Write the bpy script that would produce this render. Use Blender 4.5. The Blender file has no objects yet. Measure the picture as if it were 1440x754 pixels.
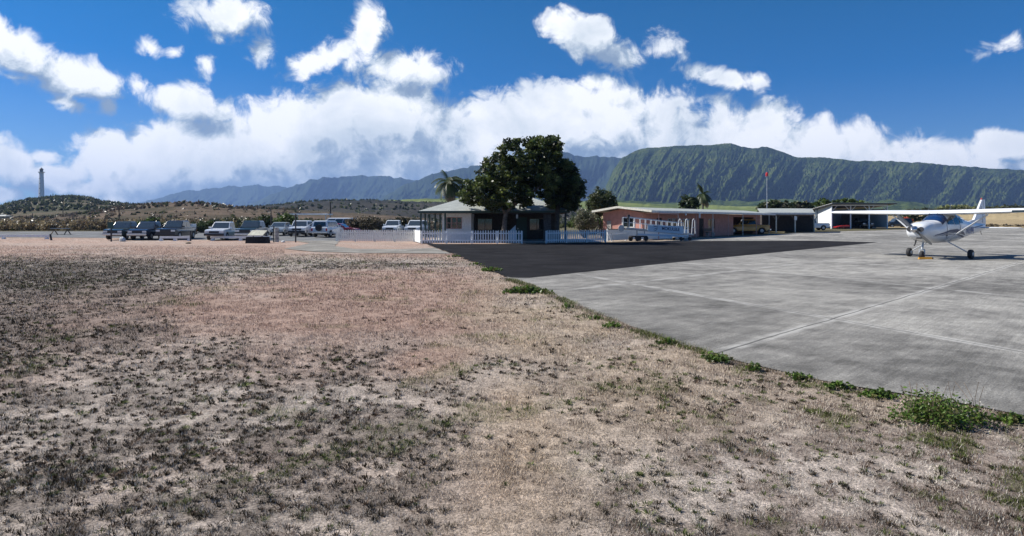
import bpy, bmesh, math, random
import numpy as np
from mathutils import Vector, Matrix
R = math.radians
random.seed(7); rng = np.random.default_rng(7)
scene = bpy.context.scene
COL = scene.collection

# ------------------------------------------------------------------ camera, sky, sun, exposure
F, CX, HY, EYE = 900.0, 720.0, 314.0, 1.6        # survey of the photograph: focal length, principal column, eye level, eye height
cam = bpy.data.cameras.new('camera'); cam_o = bpy.data.objects.new('camera', cam); COL.objects.link(cam_o)
cam.sensor_width = 36; cam.lens = 36*F/1440; cam.shift_y = -(377-HY)/1440
cam.clip_start = 0.1; cam.clip_end = 60000
cam_o.location = (0, 0, EYE); cam_o.rotation_euler = (R(90), 0, 0)
scene.camera = cam_o
scene.view_settings.view_transform = 'Standard'; scene.view_settings.look = 'None'
scene.view_settings.exposure = 0.70; scene.view_settings.gamma = 1
SUN_DIR = Vector((-0.80, 0.22, 0.72)).normalized()      # towards the sun
sun_el = math.asin(SUN_DIR.z); sun_az = math.atan2(SUN_DIR.x, SUN_DIR.y)
sl = bpy.data.lights.new('sun', 'SUN'); sl.energy = 4.8; sl.angle = R(0.5); sl.color = (1, 0.95, 0.87)
so = bpy.data.objects.new('sun', sl); COL.objects.link(so); so.rotation_euler = SUN_DIR.to_track_quat('Z', 'Y').to_euler()
so.location = (0, 0, 50)
cy = scene.cycles
cy.use_denoising = True; cy.max_bounces = 6; cy.diffuse_bounces = 3; cy.glossy_bounces = 3
cy.transmission_bounces = 4; cy.volume_bounces = 0; cy.transparent_max_bounces = 6
cy.sample_clamp_indirect = 8; cy.caustics_reflective = False; cy.caustics_refractive = False

def px_az(px): return math.atan((px-CX)/F)
def px_el(px, y): return math.atan((HY-y)/F*math.cos(px_az(px)))

class NT:
    """tiny node-tree writer"""
    def __init__(s, nt): s.nt = nt; s.n = nt.nodes; s.l = nt.links
    def new(s, t, **kw):
        n = s.n.new(t)
        for k, v in kw.items(): setattr(n, k, v)
        return n
    def put(s, sock, v):
        if v is None: return
        if isinstance(v, bpy.types.NodeSocket): s.l.new(v, sock)
        else:
            try: sock.default_value = v
            except Exception: sock.default_value = (*v, 1.0)
    def math(s, op, a, b=None, c=None, clamp=False):
        n = s.new('ShaderNodeMath', operation=op, use_clamp=clamp)
        for i, v in enumerate((a, b, c)): s.put(n.inputs[i], v)
        return n.outputs[0]
    def vmath(s, op, a, b=None, scale=None):
        n = s.new('ShaderNodeVectorMath', operation=op)
        s.put(n.inputs[0], a)
        if b is not None: s.put(n.inputs[1], b)
        if scale is not None: s.put(n.inputs['Scale'], scale)
        return n.outputs['Value'] if op in ('LENGTH', 'DOT_PRODUCT', 'DISTANCE') else n.outputs[0]
    def noise(s, vec, scale, detail=4, rough=0.55, dist=0.0):
        n = s.new('ShaderNodeTexNoise'); s.put(n.inputs['Vector'], vec)
        n.inputs['Scale'].default_value = scale; n.inputs['Detail'].default_value = detail
        n.inputs['Roughness'].default_value = rough; n.inputs['Distortion'].default_value = dist
        return n.outputs[0]
    def ramp(s, fac, stops, interp='LINEAR'):
        n = s.new('ShaderNodeValToRGB'); s.put(n.inputs[0], fac); cr = n.color_ramp; cr.interpolation = interp
        while len(cr.elements) < len(stops): cr.elements.new(0.5)
        for e, (p, c) in zip(cr.elements, stops):
            e.position = p; e.color = (c, c, c, 1) if isinstance(c, (int, float)) else (*c, 1)
        return n.outputs[0]
    def mix(s, fac, a, b, mode='MIX'):
        n = s.new('ShaderNodeMix', data_type='RGBA', blend_type=mode); n.clamp_factor = True
        s.put(n.inputs[0], fac); s.put(n.inputs[6], a); s.put(n.inputs[7], b)
        return n.outputs[2]
    def mapr(s, v, a, b, c=0.0, d=1.0, interp='LINEAR'):
        n = s.new('ShaderNodeMapRange', interpolation_type=interp); n.clamp = True
        for i, q in enumerate((v, a, b, c, d)): s.put(n.inputs[i], q)
        return n.outputs[0]

SKY_STRENGTH = 0.075
def build_world():
    w = bpy.data.worlds.new('World'); scene.world = w; w.use_nodes = True
    t = NT(w.node_tree); w.node_tree.nodes.clear()
    out = t.new('ShaderNodeOutputWorld'); bg = t.new('ShaderNodeBackground'); bg.inputs[1].default_value = SKY_STRENGTH
    t.l.new(bg.outputs[0], out.inputs[0])
    sky = t.new('ShaderNodeTexSky', sky_type='NISHITA'); sky.sun_disc = False
    sky.sun_elevation = sun_el; sky.sun_rotation = sun_az; sky.altitude = 0; sky.air_density = 1.0; sky.dust_density = 0.15; sky.ozone_density = 2.5
    hs = t.new('ShaderNodeHueSaturation'); hs.inputs['Hue'].default_value = 0.503; hs.inputs['Saturation'].default_value = 1.70; hs.inputs['Value'].default_value = 0.68
    t.l.new(sky.outputs[0], hs.inputs['Color'])
    tc = t.new('ShaderNodeTexCoord').outputs['Generated']
    # node group: thickness of cloud in a direction -----------------
    g = bpy.data.node_groups.new('cloud_thickness', 'ShaderNodeTree')
    g.interface.new_socket('dir', in_out='INPUT', socket_type='NodeSocketVector')
    g.interface.new_socket('thick', in_out='OUTPUT', socket_type='NodeSocketFloat')
    g.interface.new_socket('height', in_out='OUTPUT', socket_type='NodeSocketFloat')
    q = NT(g); gi = q.new('NodeGroupInput'); go = q.new('NodeGroupOutput')
    d = gi.outputs[0]
    sep = q.new('ShaderNodeSeparateXYZ'); q.l.new(d, sep.inputs[0]); x, y, z = sep.outputs
    az = q.math('ARCTAN2', x, y); el = q.math('ARCSINE', z)
    vor = q.new('ShaderNodeTexVoronoi', feature='SMOOTH_F1'); vor.inputs['Scale'].default_value = 15; vor.inputs['Detail'].default_value = 3.0
    vor.inputs['Roughness'].default_value = 0.6; vor.inputs['Smoothness'].default_value = 0.7; vor.normalize = True
    warp = q.new('ShaderNodeTexNoise'); q.l.new(d, warp.inputs['Vector']); warp.inputs['Scale'].default_value = 11; warp.inputs['Detail'].default_value = 4
    wv = q.vmath('SCALE', q.vmath('SUBTRACT', warp.outputs['Color'], (0.5, 0.5, 0.5)), scale=0.10)
    dw = q.vmath('ADD', d, wv); q.l.new(dw, vor.inputs['Vector'])
    puff = q.math('SUBTRACT', 0.42, vor.outputs['Distance'])
    n1 = q.math('SUBTRACT', q.noise(dw, 9, 9, 0.62), 0.5)
    n2 = q.math('SUBTRACT', q.noise(d, 24, 9, 0.66, 0.6), 0.5)
    # the long bank over the mountains: its top and bottom against azimuth
    A0, A1 = -0.75, 0.75
    def prof(pts):
        st = []
        for px, yy in pts:
            st.append(((px_az(px)-A0)/(A1-A0), max(0.0, px_el(px, yy)/0.4)))
        return st
    azn = q.math('DIVIDE', q.math('SUBTRACT', az, A0), A1-A0)
    top = [(60, 235), (95, 205), (130, 186), (180, 190), (212, 168), (240, 160), (285, 165), (335, 145), (400, 138), (450, 124), (478, 104), (525, 98), (560, 112), (598, 126),
           (620, 150), (655, 152), (690, 128), (760, 122), (850, 116), (900, 130), (985, 148), (1040, 152), (1075, 128), (1112, 152), (1135, 158), (1162, 156), (1178, 176), (1240, 178),
           (1272, 197), (1310, 206), (1375, 222), (1440, 236)]
    tv = q.math('MULTIPLY', q.ramp(azn, prof(top)), 0.4)
    bv = q.math('MULTIPLY', q.ramp(azn, prof([(60, 268), (110, 280), (180, 300), (230, 300), (330, 300), (420, 300), (560, 295), (760, 290), (1000, 290), (1440, 300)])), 0.4)
    up = q.math('SUBTRACT', tv, el); dn = q.math('SUBTRACT', el, bv)
    side = q.math('MULTIPLY', q.math('ADD', az, px_az(95)*-1), 1.0)
    bank = q.math('MINIMUM', q.math('MINIMUM', q.math('MULTIPLY', up, 15.0), q.math('MULTIPLY', dn, 22.0)), q.math('MULTIPLY', side, 12.0))
    bank = q.math('MINIMUM', bank, 1.0)
    tot = bank
    # single clouds: px, y, rx, ry, tilt, weight
    puffs = [(30, 78, 62, 42, 0.3, .55), (110, 112, 78, 32, .05, .6), (0, 60, 45, 38, 0, .5), (318, 22, 60, 30, -.05, .5), (215, 68, 14, 9, 0, .22), (247, 74, 12, 8, 0, .2), (370, 72, 18, 20, .3, .25),
             (98, 146, 26, 12, 0, .3), (152, 148, 14, 12, 0, .26), (292, 92, 12, 10, 0, .2), (192, 120, 16, 10, 0, .2),
             (517, 48, 26, 46, .08, .48), (470, 78, 62, 16, -.42, .36), (548, 95, 80, 26, .1, .4), (430, 92, 22, 14, 0, .28), (262, 148, 62, 28, .1, .58),
             (822, 52, 62, 30, .38, .55), (862, 80, 42, 20, .3, .42), (935, 66, 20, 14, 0, .2), (1030, 112, 44, 10, .25, .27), (955, 145, 28, 8, 0, .26), (840, 118, 32, 14, 0, .3),
             (18, 232, 46, 34, .3, .6), (78, 252, 60, 24, .2, .5), (64, 222, 26, 14, 0, .4), (8, 272, 28, 12, 0, .4), (1412, 206, 52, 20, .06, .5), (1440, 234, 20, 8, 0, .3), (150, 262, 50, 20, 0, .5),
             (226, 185, 16, 12, 0, .3), (1415, 60, 30, 12, 0, .16)]
    for px, yy, rx, ry, tilt, wt in puffs:
        a0 = px_az(px); e0 = px_el(px, yy); k = math.cos(a0)**2
        da = q.math('MULTIPLY', q.math('SUBTRACT', az, a0), F/k); de = q.math('MULTIPLY', q.math('SUBTRACT', e0, el), F/math.cos(a0))
        c_, s_ = math.cos(tilt), math.sin(tilt)
        u = q.math('MULTIPLY_ADD', da, c_/rx, q.math('MULTIPLY', de, s_/rx)); v = q.math('MULTIPLY_ADD', de, c_/ry, q.math('MULTIPLY', da, -s_/ry))
        r2 = q.math('MULTIPLY_ADD', u, u, q.math('MULTIPLY', v, v))
        f = q.math('MULTIPLY_ADD', q.math('SQRT', r2), -wt*1.5, wt*1.35)
        tot = q.math('SMOOTH_MAX', tot, f, 0.08)
    tot = q.math('MAXIMUM', tot, -2.0)
    thick = q.math('ADD', tot, q.math('ADD', q.math('MULTIPLY', puff, 1.1), q.math('ADD', q.math('MULTIPLY', n1, 1.0), q.math('MULTIPLY', n2, 1.45))))
    q.l.new(thick, go.inputs[0])
    q.l.new(q.math('DIVIDE', dn, q.math('MAXIMUM', q.math('ADD', up, dn), 0.02)), go.inputs[1])
    g1 = t.new('ShaderNodeGroup'); g1.node_tree = g; t.l.new(tc, g1.inputs[0])
    off = Vector((-0.030, 0, 0.034))
    g2 = t.new('ShaderNodeGroup'); g2.node_tree = g; t.l.new(t.vmath('NORMALIZE', t.vmath('ADD', tc, tuple(off))), g2.inputs[0])
    th = g1.outputs[0]
    alpha = t.mapr(th, -0.06, 0.40, interp='SMOOTHSTEP')
    slope = t.math('SUBTRACT', th, g2.outputs[0])
    lit = t.mapr(slope, -0.34, 0.36)
    low = t.mapr(g1.outputs[1], 0.0, 0.62)
    core = t.mapr(th, 0.3, 1.9, 0.0, 1.0)
    shade = t.math('MULTIPLY', lit, t.math('SUBTRACT', 1.0, t.math('MULTIPLY', core, t.math('SUBTRACT', 0.75, t.math('MULTIPLY', low, 0.45)))))
    blot = t.ramp(t.noise(tc, 5.5, 5, .6, .5), [(.35, .62), (.6, 1.12)])
    shade = t.math('MULTIPLY', shade, blot)
    cc = t.ramp(shade, [(0.0, (0.20, 0.275, 0.39)), (0.25, (0.31, 0.385, 0.485)), (0.52, (0.56, 0.62, 0.68)), (0.9, (0.86, 0.87, 0.89))])
    cc = t.vmath('SCALE', cc, scale=0.84/SKY_STRENGTH)
    # pale air near the horizon line under the cloud bank
    sp = t.new('ShaderNodeSeparateXYZ'); t.l.new(tc, sp.inputs[0])
    tint = t.ramp(t.math('MULTIPLY', sp.outputs[2], 2.0), [(0.0, (.30, .62, 1.25)), (0.25, (.60, .80, 1.15)), (0.6, (.95, .97, 1.05)), (1.0, (1, 1, 1.05))])
    clear = t.mix(1.0, hs.outputs[0], tint, 'MULTIPLY')
    col = t.mix(alpha, clear, cc)
    t.l.new(col, bg.inputs[0])
    w.cycles.sampling_method = 'MANUAL'; w.cycles.sample_map_resolution = 512
build_world()

# ------------------------------------------------------------------ helpers
def X(px, d): return (px-CX)/F*d
def gz(x, y):
    """height of the flat ground: level apron, then a faint rise beyond"""
    z = 0.015*max(0.0, min(y, 110)-60)
    if y > 110 and x > 30: z += (y-110)*0.030*min(1, (x-30)/40)
    return z
def P(px, y, zoff=0.0):
    """ground point seen at a photo pixel on the level ground"""
    d = EYE*F/(y-HY); return Vector((X(px, d), d, zoff))
def Z(y, d): return EYE+(HY-y)/F*d

def hash2(ix, iy, seed):
    h = (ix.astype(np.int64)*374761393 + iy.astype(np.int64)*668265263 + seed*1442695041) & 0x7fffffff
    h = ((h ^ (h >> 13))*1274126177) & 0x7fffffff
    return ((h ^ (h >> 16)) & 0xffff)/65535.0
def vnoise(x, y, seed=0):
    x = np.asarray(x, float); y = np.asarray(y, float)
    ix = np.floor(x); iy = np.floor(y); fx = x-ix; fy = y-iy; fx = fx*fx*(3-2*fx); fy = fy*fy*(3-2*fy)
    a = hash2(ix, iy, seed); b = hash2(ix+1, iy, seed); c = hash2(ix, iy+1, seed); d = hash2(ix+1, iy+1, seed)
    return (a*(1-fx)+b*fx)*(1-fy)+(c*(1-fx)+d*fx)*fy
def fbm(x, y, seed=0, oct=5, gain=0.5):
    s = 0; a = 1; t = 0
    for o in range(oct):
        s = s+a*vnoise(np.asarray(x)*2**o+17.3*o, np.asarray(y)*2**o-9.1*o, seed+o); t += a; a *= gain
    return s/t
def ridged(x, y, seed=0, oct=5, gain=0.5):
    s = 0; a = 1; t = 0
    for o in range(oct):
        s = s+a*(1-np.abs(2*vnoise(np.asarray(x)*2**o+7.7*o, np.asarray(y)*2**o+3.1*o, seed+o)-1)); t += a; a *= gain
    return s/t
def sstep(a, b, v): t = np.clip((v-a)/(b-a), 0, 1); return t*t*(3-2*t)

def np_mesh(name, verts, faces, mat, parent=None, cols=None, smooth=False, mats=None):
    """verts (n,3), faces (m,k); one mesh object"""
    me = bpy.data.meshes.new(name); verts = np.asarray(verts, np.float32); faces = np.asarray(faces, np.int32)
    k = faces.shape[1]; me.vertices.add(len(verts)); me.vertices.foreach_set('co', verts.ravel())
    me.loops.add(faces.size); me.loops.foreach_set('vertex_index', faces.ravel())
    me.polygons.add(len(faces)); me.polygons.foreach_set('loop_start', np.arange(0, faces.size, k, dtype=np.int32))
    me.update(calc_edges=True)
    if smooth: me.polygons.foreach_set('use_smooth', np.ones(len(faces), bool))
    if cols is not None:
        at = me.color_attributes.new('Col', 'FLOAT_COLOR', 'POINT')
        c = np.ones((len(verts), 4), np.float32); c[:, :3] = cols; at.data.foreach_set('color', c.ravel())
    me.materials.append(mat)
    o = bpy.data.objects.new(name, me); COL.objects.link(o)
    if parent: o.parent = parent
    return o

class MB:
    """collects simple shapes into ONE mesh"""
    def __init__(s): s.v = []; s.f = []
    def add(s, vs, fs):
        b = len(s.v); s.v += [tuple(v) for v in vs]; s.f += [tuple(i+b for i in f) for f in fs]; return s
    def box(s, c, size, rz=0.0, rot=None, taper=1.0):
        hx, hy, hz = size[0]/2, size[1]/2, size[2]/2
        vs = [Vector((sx*hx*(taper if sz > 0 else 1), sy*hy*(taper if sz > 0 else 1), sz*hz)) for sz in (-1, 1) for sy in (-1, 1) for sx in (-1, 1)]
        M = rot if rot else Matrix.Rotation(rz, 3, 'Z')
        vs = [M @ v + Vector(c) for v in vs]
        return s.add(vs, [(0, 2, 3, 1), (4, 5, 7, 6), (0, 1, 5, 4), (2, 6, 7, 3), (0, 4, 6, 2), (1, 3, 7, 5)])
    def beam(s, p0, p1, w, h):
        p0 = Vector(p0); p1 = Vector(p1); d = p1-p0; L = d.length; ex = d/L
        up = Vector((0, 0, 1)) if abs(ex.z) < 0.95 else Vector((1, 0, 0))
        ey = up.cross(ex).normalized(); ez = ex.cross(ey)
        return s.box((p0+p1)/2, (L, w, h), rot=Matrix((ex, ey, ez)).transposed())
    def tube(s, p0, p1, r0, r1=None, n=8, cap=True):
        r1 = r0 if r1 is None else r1; p0 = Vector(p0); p1 = Vector(p1); ex = (p1-p0).normalized()
        up = Vector((0, 0, 1)) if abs(ex.z) < 0.9 else Vector((1, 0, 0)); a = up.cross(ex).normalized(); b = ex.cross(a)
        vs = [p+(a*math.cos(2*math.pi*i/n)+b*math.sin(2*math.pi*i/n))*r for p, r in ((p0, r0), (p1, r1)) for i in range(n)]
        fs = [(i, (i+1) % n, n+(i+1) % n, n+i) for i in range(n)]
        if cap: fs += [tuple(range(n))[::-1], tuple(range(n, 2*n))]
        return s.add(vs, fs)
    def path(s, pts, rad, n=8):
        for i in range(len(pts)-1):
            r0 = rad[i] if hasattr(rad, '__len__') else rad; r1 = rad[i+1] if hasattr(rad, '__len__') else rad
            s.tube(pts[i], pts[i+1], r0, r1, n)
        return s
    def lathe(s, prof, c=(0, 0, 0), n=16, axis='z'):
        vs = []
        for r, h in prof:
            for i in range(n):
                a = 2*math.pi*i/n; u, v = r*math.cos(a), r*math.sin(a)
                vs.append({'z': (c[0]+u, c[1]+v, c[2]+h), 'x': (c[0]+h, c[1]+u, c[2]+v), 'y': (c[0]+u, c[1]+h, c[2]+v)}[axis])
        m = len(prof); fs = []
        for j in range(m-1):
            for i in range(n): fs.append((j*n+i, j*n+(i+1) % n, (j+1)*n+(i+1) % n, (j+1)*n+i))
        fs += [tuple(range(n))[::-1], tuple(range((m-1)*n, m*n))]
        return s.add(vs, fs)
    def loft(s, rings, cap=True):
        n = len(rings[0]); vs = [v for r in rings for v in r]; fs = []
        for j in range(len(rings)-1):
            for i in range(n): fs.append((j*n+i, j*n+(i+1) % n, (j+1)*n+(i+1) % n, (j+1)*n+i))
        if cap: fs += [tuple(range(n))[::-1], tuple(range((len(rings)-1)*n, len(rings)*n))]
        return s.add(vs, fs)
    def slab(s, pts, t):
        """closed slab: polygon pts (3D) thickened by vector t"""
        n = len(pts); t = Vector(t); a = [Vector(p) for p in pts]; b = [p+t for p in a]
        return s.add(a+b, [tuple(range(n))[::-1], tuple(range(n, 2*n))]+[(i, (i+1) % n, n+(i+1) % n, n+i) for i in range(n)])
    def build(s, name, mat, parent=None, smooth=False, bevel=0.0, label=None):
        me = bpy.data.meshes.new(name); me.from_pydata(s.v, [], s.f)
        bm = bmesh.new(); bm.from_mesh(me); bmesh.ops.recalc_face_normals(bm, faces=bm.faces)
        if bevel: bmesh.ops.bevel(bm, geom=list(bm.edges), offset=bevel, segments=2, affect='EDGES', profile=0.6)
        bm.to_mesh(me); bm.free()
        if smooth:
            me.polygons.foreach_set('use_smooth', [True]*len(me.polygons))
            me.set_sharp_from_angle(angle=R(40))
        me.materials.append(mat)
        o = bpy.data.objects.new(name, me); COL.objects.link(o)
        if parent: o.parent = parent
        if label: o['label'] = label
        return o

def tag(o, label, cat, group=None, kind=None):
    if label: o['label'] = label
    if cat: o['category'] = cat
    if group: o['group'] = group
    if kind: o['kind'] = kind
    return o
def thing(name, label, cat, loc=(0, 0, 0), rz=0.0, group=None):
    o = bpy.data.objects.new(name, None); COL.objects.link(o); o.location = loc; o.rotation_euler = (0, 0, rz); o.empty_display_size = 0.2
    return tag(o, label, cat, group)
def copy_tree(o, parent=None):
    c = o.copy(); COL.objects.link(c)
    if parent: c.parent = parent
    for ch in list(o.children): copy_tree(ch, c)
    return c

# ------------------------------------------------------------------ materials
def mat(name, col, rough=0.6, metal=0.0, var=0.12, vscale=6.0, bump=0.0, bscale=40.0, spec=0.5, coat=0.0, stripes=None):
    m = bpy.data.materials.new(name); m.use_nodes = True; t = NT(m.node_tree); b = t.n['Principled BSDF']
    tc = t.new('ShaderNodeTexCoord').outputs['Object']
    n = t.noise(tc, vscale, 5, 0.6)
    dark = tuple(c*(1-var*1.6) for c in col); lite = tuple(min(1, c*(1+var)) for c in col)
    c = t.ramp(n, [(0.3, dark), (0.7, lite)])
    t.l.new(c, b.inputs['Base Color'])
    b.inputs['Roughness'].default_value = rough; b.inputs['Metallic'].default_value = metal
    b.inputs['Specular IOR Level'].default_value = spec; b.inputs['Coat Weight'].default_value = coat; b.inputs['Coat Roughness'].default_value = 0.06
    if bump or stripes:
        bn = t.new('ShaderNodeBump'); bn.inputs['Strength'].default_value = bump or 0.5; bn.inputs['Distance'].default_value = 0.02
        h = t.noise(tc, bscale, 4, 0.6)
        if stripes:
            wv = t.new('ShaderNodeTexWave', wave_type='BANDS', bands_direction=stripes[0]); wv.inputs['Scale'].default_value = stripes[1]
            t.l.new(tc, wv.inputs['Vector']); h = t.math('ADD', wv.outputs['Fac'], t.math('MULTIPLY', h, 0.2))
        t.l.new(h, bn.inputs['Height']); t.l.new(bn.outputs[0], b.inputs['Normal'])
    return m
def leaf_mat(name, trans=0.25, rough=0.55, spec=0.3):
    m = bpy.data.materials.new(name); m.use_nodes = True; t = NT(m.node_tree); b = t.n['Principled BSDF']
    a = t.new('ShaderNodeAttribute', attribute_name='Col'); t.l.new(a.outputs['Color'], b.inputs['Base Color'])
    b.inputs['Roughness'].default_value = rough; b.inputs['Specular IOR Level'].default_value = spec
    if trans:
        tr = t.new('ShaderNodeBsdfTranslucent'); t.l.new(t.vmath('SCALE', a.outputs['Color'], scale=1.2), tr.inputs[0])
        mx = t.new('ShaderNodeMixShader'); mx.inputs[0].default_value = trans
        t.l.new(b.outputs[0], mx.inputs[1]); t.l.new(tr.outputs[0], mx.inputs[2]); t.l.new(mx.outputs[0], t.n['Material Output'].inputs[0])
    return m
M_LEAF = leaf_mat('foliage', .32, .45, .4); M_DRY = leaf_mat('dry_blades', 0.15, 0.8, 0.1)
M_WHITE = mat('white_paint', (.80, .82, .81), .45, var=.06)
M_WHITE_OLD = mat('weathered_white_paint', (.80, .83, .84), .6, var=.08, vscale=9)
M_CREAM = mat('cream_paint', (.66, .64, .55), .6, var=.14)
M_FENCE2 = mat('off_white_paint', (.80, .81, .76), .6, var=.08)
M_GREEN_P = mat('dark_green_paint', (.02, .06, .05), .5)
M_GALV = mat('galvanised_steel', (.45, .47, .48), .45, .6, var=.15)
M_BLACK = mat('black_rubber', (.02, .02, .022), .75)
M_DARK = mat('dark_trim', (.03, .03, .034), .5)
M_GLASS = mat('dark_glass', (.018, .026, .03), .04, var=.05, spec=1.0)
M_WSHIELD = mat('windshield_glass', (.055, .068, .072), .05, var=.1, spec=1.0, coat=1.0)  # sky reflection and dash put into a lighter base than the other panes
M_CHROME = mat('bright_metal', (.6, .6, .62), .22, .9, var=.05)
M_LAMP = mat('lamp_lens', (.72, .74, .75), .15, var=.05, spec=.8)
M_REDLENS = mat('red_lens', (.45, .02, .02), .25)
M_WOOD = mat('weathered_wood', (.16, .12, .085), .85, var=.3, vscale=14, bump=.3)
M_BARK = mat('bark', (.13, .115, .10), .9, var=.35, vscale=7, bump=.8, bscale=18)
M_BARKD = mat('dark_bark', (.07, .06, .052), .9, var=.35, vscale=7, bump=.8, bscale=18)
M_PINK = mat('pink_stucco', (.47, .235, .195), .85, var=.12, vscale=2.5, bump=.2, bscale=60)
M_PINKD = mat('pink_fascia', (.50, .30, .27), .7, var=.12)
M_ROOF = mat('pale_metal_roof', (.36, .38, .35), .6, .0, var=.12, vscale=2, stripes=('X', 2.5), bump=.4)
M_ROOFW = mat('white_roof_edge', (.60, .60, .58), .5, var=.14, vscale=4)
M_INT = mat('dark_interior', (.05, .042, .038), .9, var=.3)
M_BRICK = mat('grey_stone', (.11, .11, .115), .85, var=.35, vscale=10, bump=.7, bscale=14)
M_STEELW = mat('white_sheet_metal', (.68, .70, .71), .5, var=.08, stripes=('X', 4.0), bump=.5)
M_BLUEP = mat('pale_blue_panel', (.45, .60, .72), .45, var=.07)
M_NAVY = mat('navy_paint', (.012, .03, .10), .4)
M_YEL = mat('amber_paint', (.62, .30, .03), .45, var=.12, coat=.4)
M_RED = mat('red_paint', (.50, .02, .02), .4, coat=.4)
M_CONC = mat('grey_concrete_block', (.36, .35, .33), .85, var=.18, bump=.3)
M_TAN = mat('tan_wall', (.45, .38, .28), .8)

# ------------------------------------------------------------------ ground sheet (colours of soil, straw and scorched mats; small shadows in the fine mottling)
def patch_masks(x, y):
    """dry straw 0..1, dark mat 0..1, green 0..1, brown thatch 0..1 as functions of the place"""
    big = fbm(x*.22+3, y*.22, 11, 4); med = fbm(x*.7, y*.7, 21, 5, .6); fine = fbm(x*4.1, y*4.1, 31, 4, .6); mid2 = fbm(x*1.9+9, y*1.9, 37, 4, .6)
    px = x/np.maximum(y, .5)
    straw = np.exp(-(((x+3.6)/4.6)**2+((y-15)/7.0)**2)**1.2)*1.35
    straw = np.maximum(straw, sstep(24, 34, y)*.80)
    straw = np.maximum(straw, sstep(-1.2, .8, x+.14*(y-6))*sstep(2.5, 6, y)*.66)
    straw = np.maximum(straw, np.exp(-(((x-.02-.03*(y-4))/.50)**2+((y-5)/3.4)**2))*.85)
    straw = np.maximum(straw, np.exp(-(((x+.9)/.8)**2+((y-7.6)/1.2)**2))*.8)
    straw = np.clip(straw+(big-.5)*.9+(med-.5)*1.2, 0, 1)
    dk = sstep(-.42, -.66, px)*sstep(6, 10, y)*sstep(40, 22, y)*1.0
    dk = np.maximum(dk, np.exp(-(((y-25)/3.2)**2))*sstep(4, -1, x)*sstep(.50, .62, fbm(x*.35, y*.9, 91, 4))*.9)
    dk = np.maximum(dk, (1-straw)*sstep(.8, -.8, x)*.5)
    dk = np.maximum(dk, .26*(1-straw))
    dk = np.clip(dk+(med-.5)*1.1, 0, 1)*sstep(52, 36, y)
    dark = sstep(.40, .66, fine*.85+dk*.36)*np.clip(dk*1.5, 0, 1)*(1-straw*.7)
    green = sstep(.1, 2.2, x)*sstep(.53, .66, mid2*.55+fine*.45)*.9+sstep(.60, .70, fbm(x*1.1, y*1.1, 77, 5, .65))*.6*sstep(48, 30, y)+np.exp(-(((y-25)/4)**2))*sstep(.54, .66, mid2)*.5
    green = np.clip(green*(1-.3*straw), 0, 1)
    brown = sstep(.42, .60, mid2*.5+fine*.5+.10*sstep(0, 3, x))*(1-.55*straw)*(.45+.55*sstep(-1, 1, x))
    return straw, dark, green, med, brown
C_STRAW = np.array((.385, .270, .215)); C_STRAW2 = np.array((.44, .36, .27)); C_SOIL = np.array((.45, .385, .33)); C_DARKM = np.array((.050, .042, .036)); C_GREEN = np.array((.12, .13, .045)); C_BROWN = np.array((.17, .125, .10))
def soil_col(x, y):
    straw, dark, green, med, brown = patch_masks(x, y)
    warm = sstep(-1.8, .6, x+1.6*(fbm(x*.9, y*.9, 15, 3)-.5))[..., None]*.85
    cs = C_STRAW*(1-warm)+C_STRAW2*warm
    c = C_SOIL*(1-straw[..., None])+cs*straw[..., None]
    c = c*(.72+.56*fbm(x*13, y*13, 5, 3)[..., None])
    c = c*(1-brown[..., None]*.55)+C_BROWN*brown[..., None]*.55
    c = c*(1-green[..., None]*.5)+C_GREEN*green[..., None]*.5
    c = c*(1-dark[..., None]*.75)+C_DARKM*dark[..., None]*.75
    far = sstep(62, 80, y)[..., None]
    fc = np.array((.11, .10, .06))*(.7+.6*fbm(x*.05, y*.05, 9, 4)[..., None])
    rt = (sstep(40, 60, x)*sstep(100, 120, y))[..., None]
    fc = fc*(1-rt)+np.array((.34, .265, .155))*(.75+.5*fbm(x*.08, y*.35, 19, 5)[..., None])*rt
    return c*(1-far)+fc*far

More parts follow.
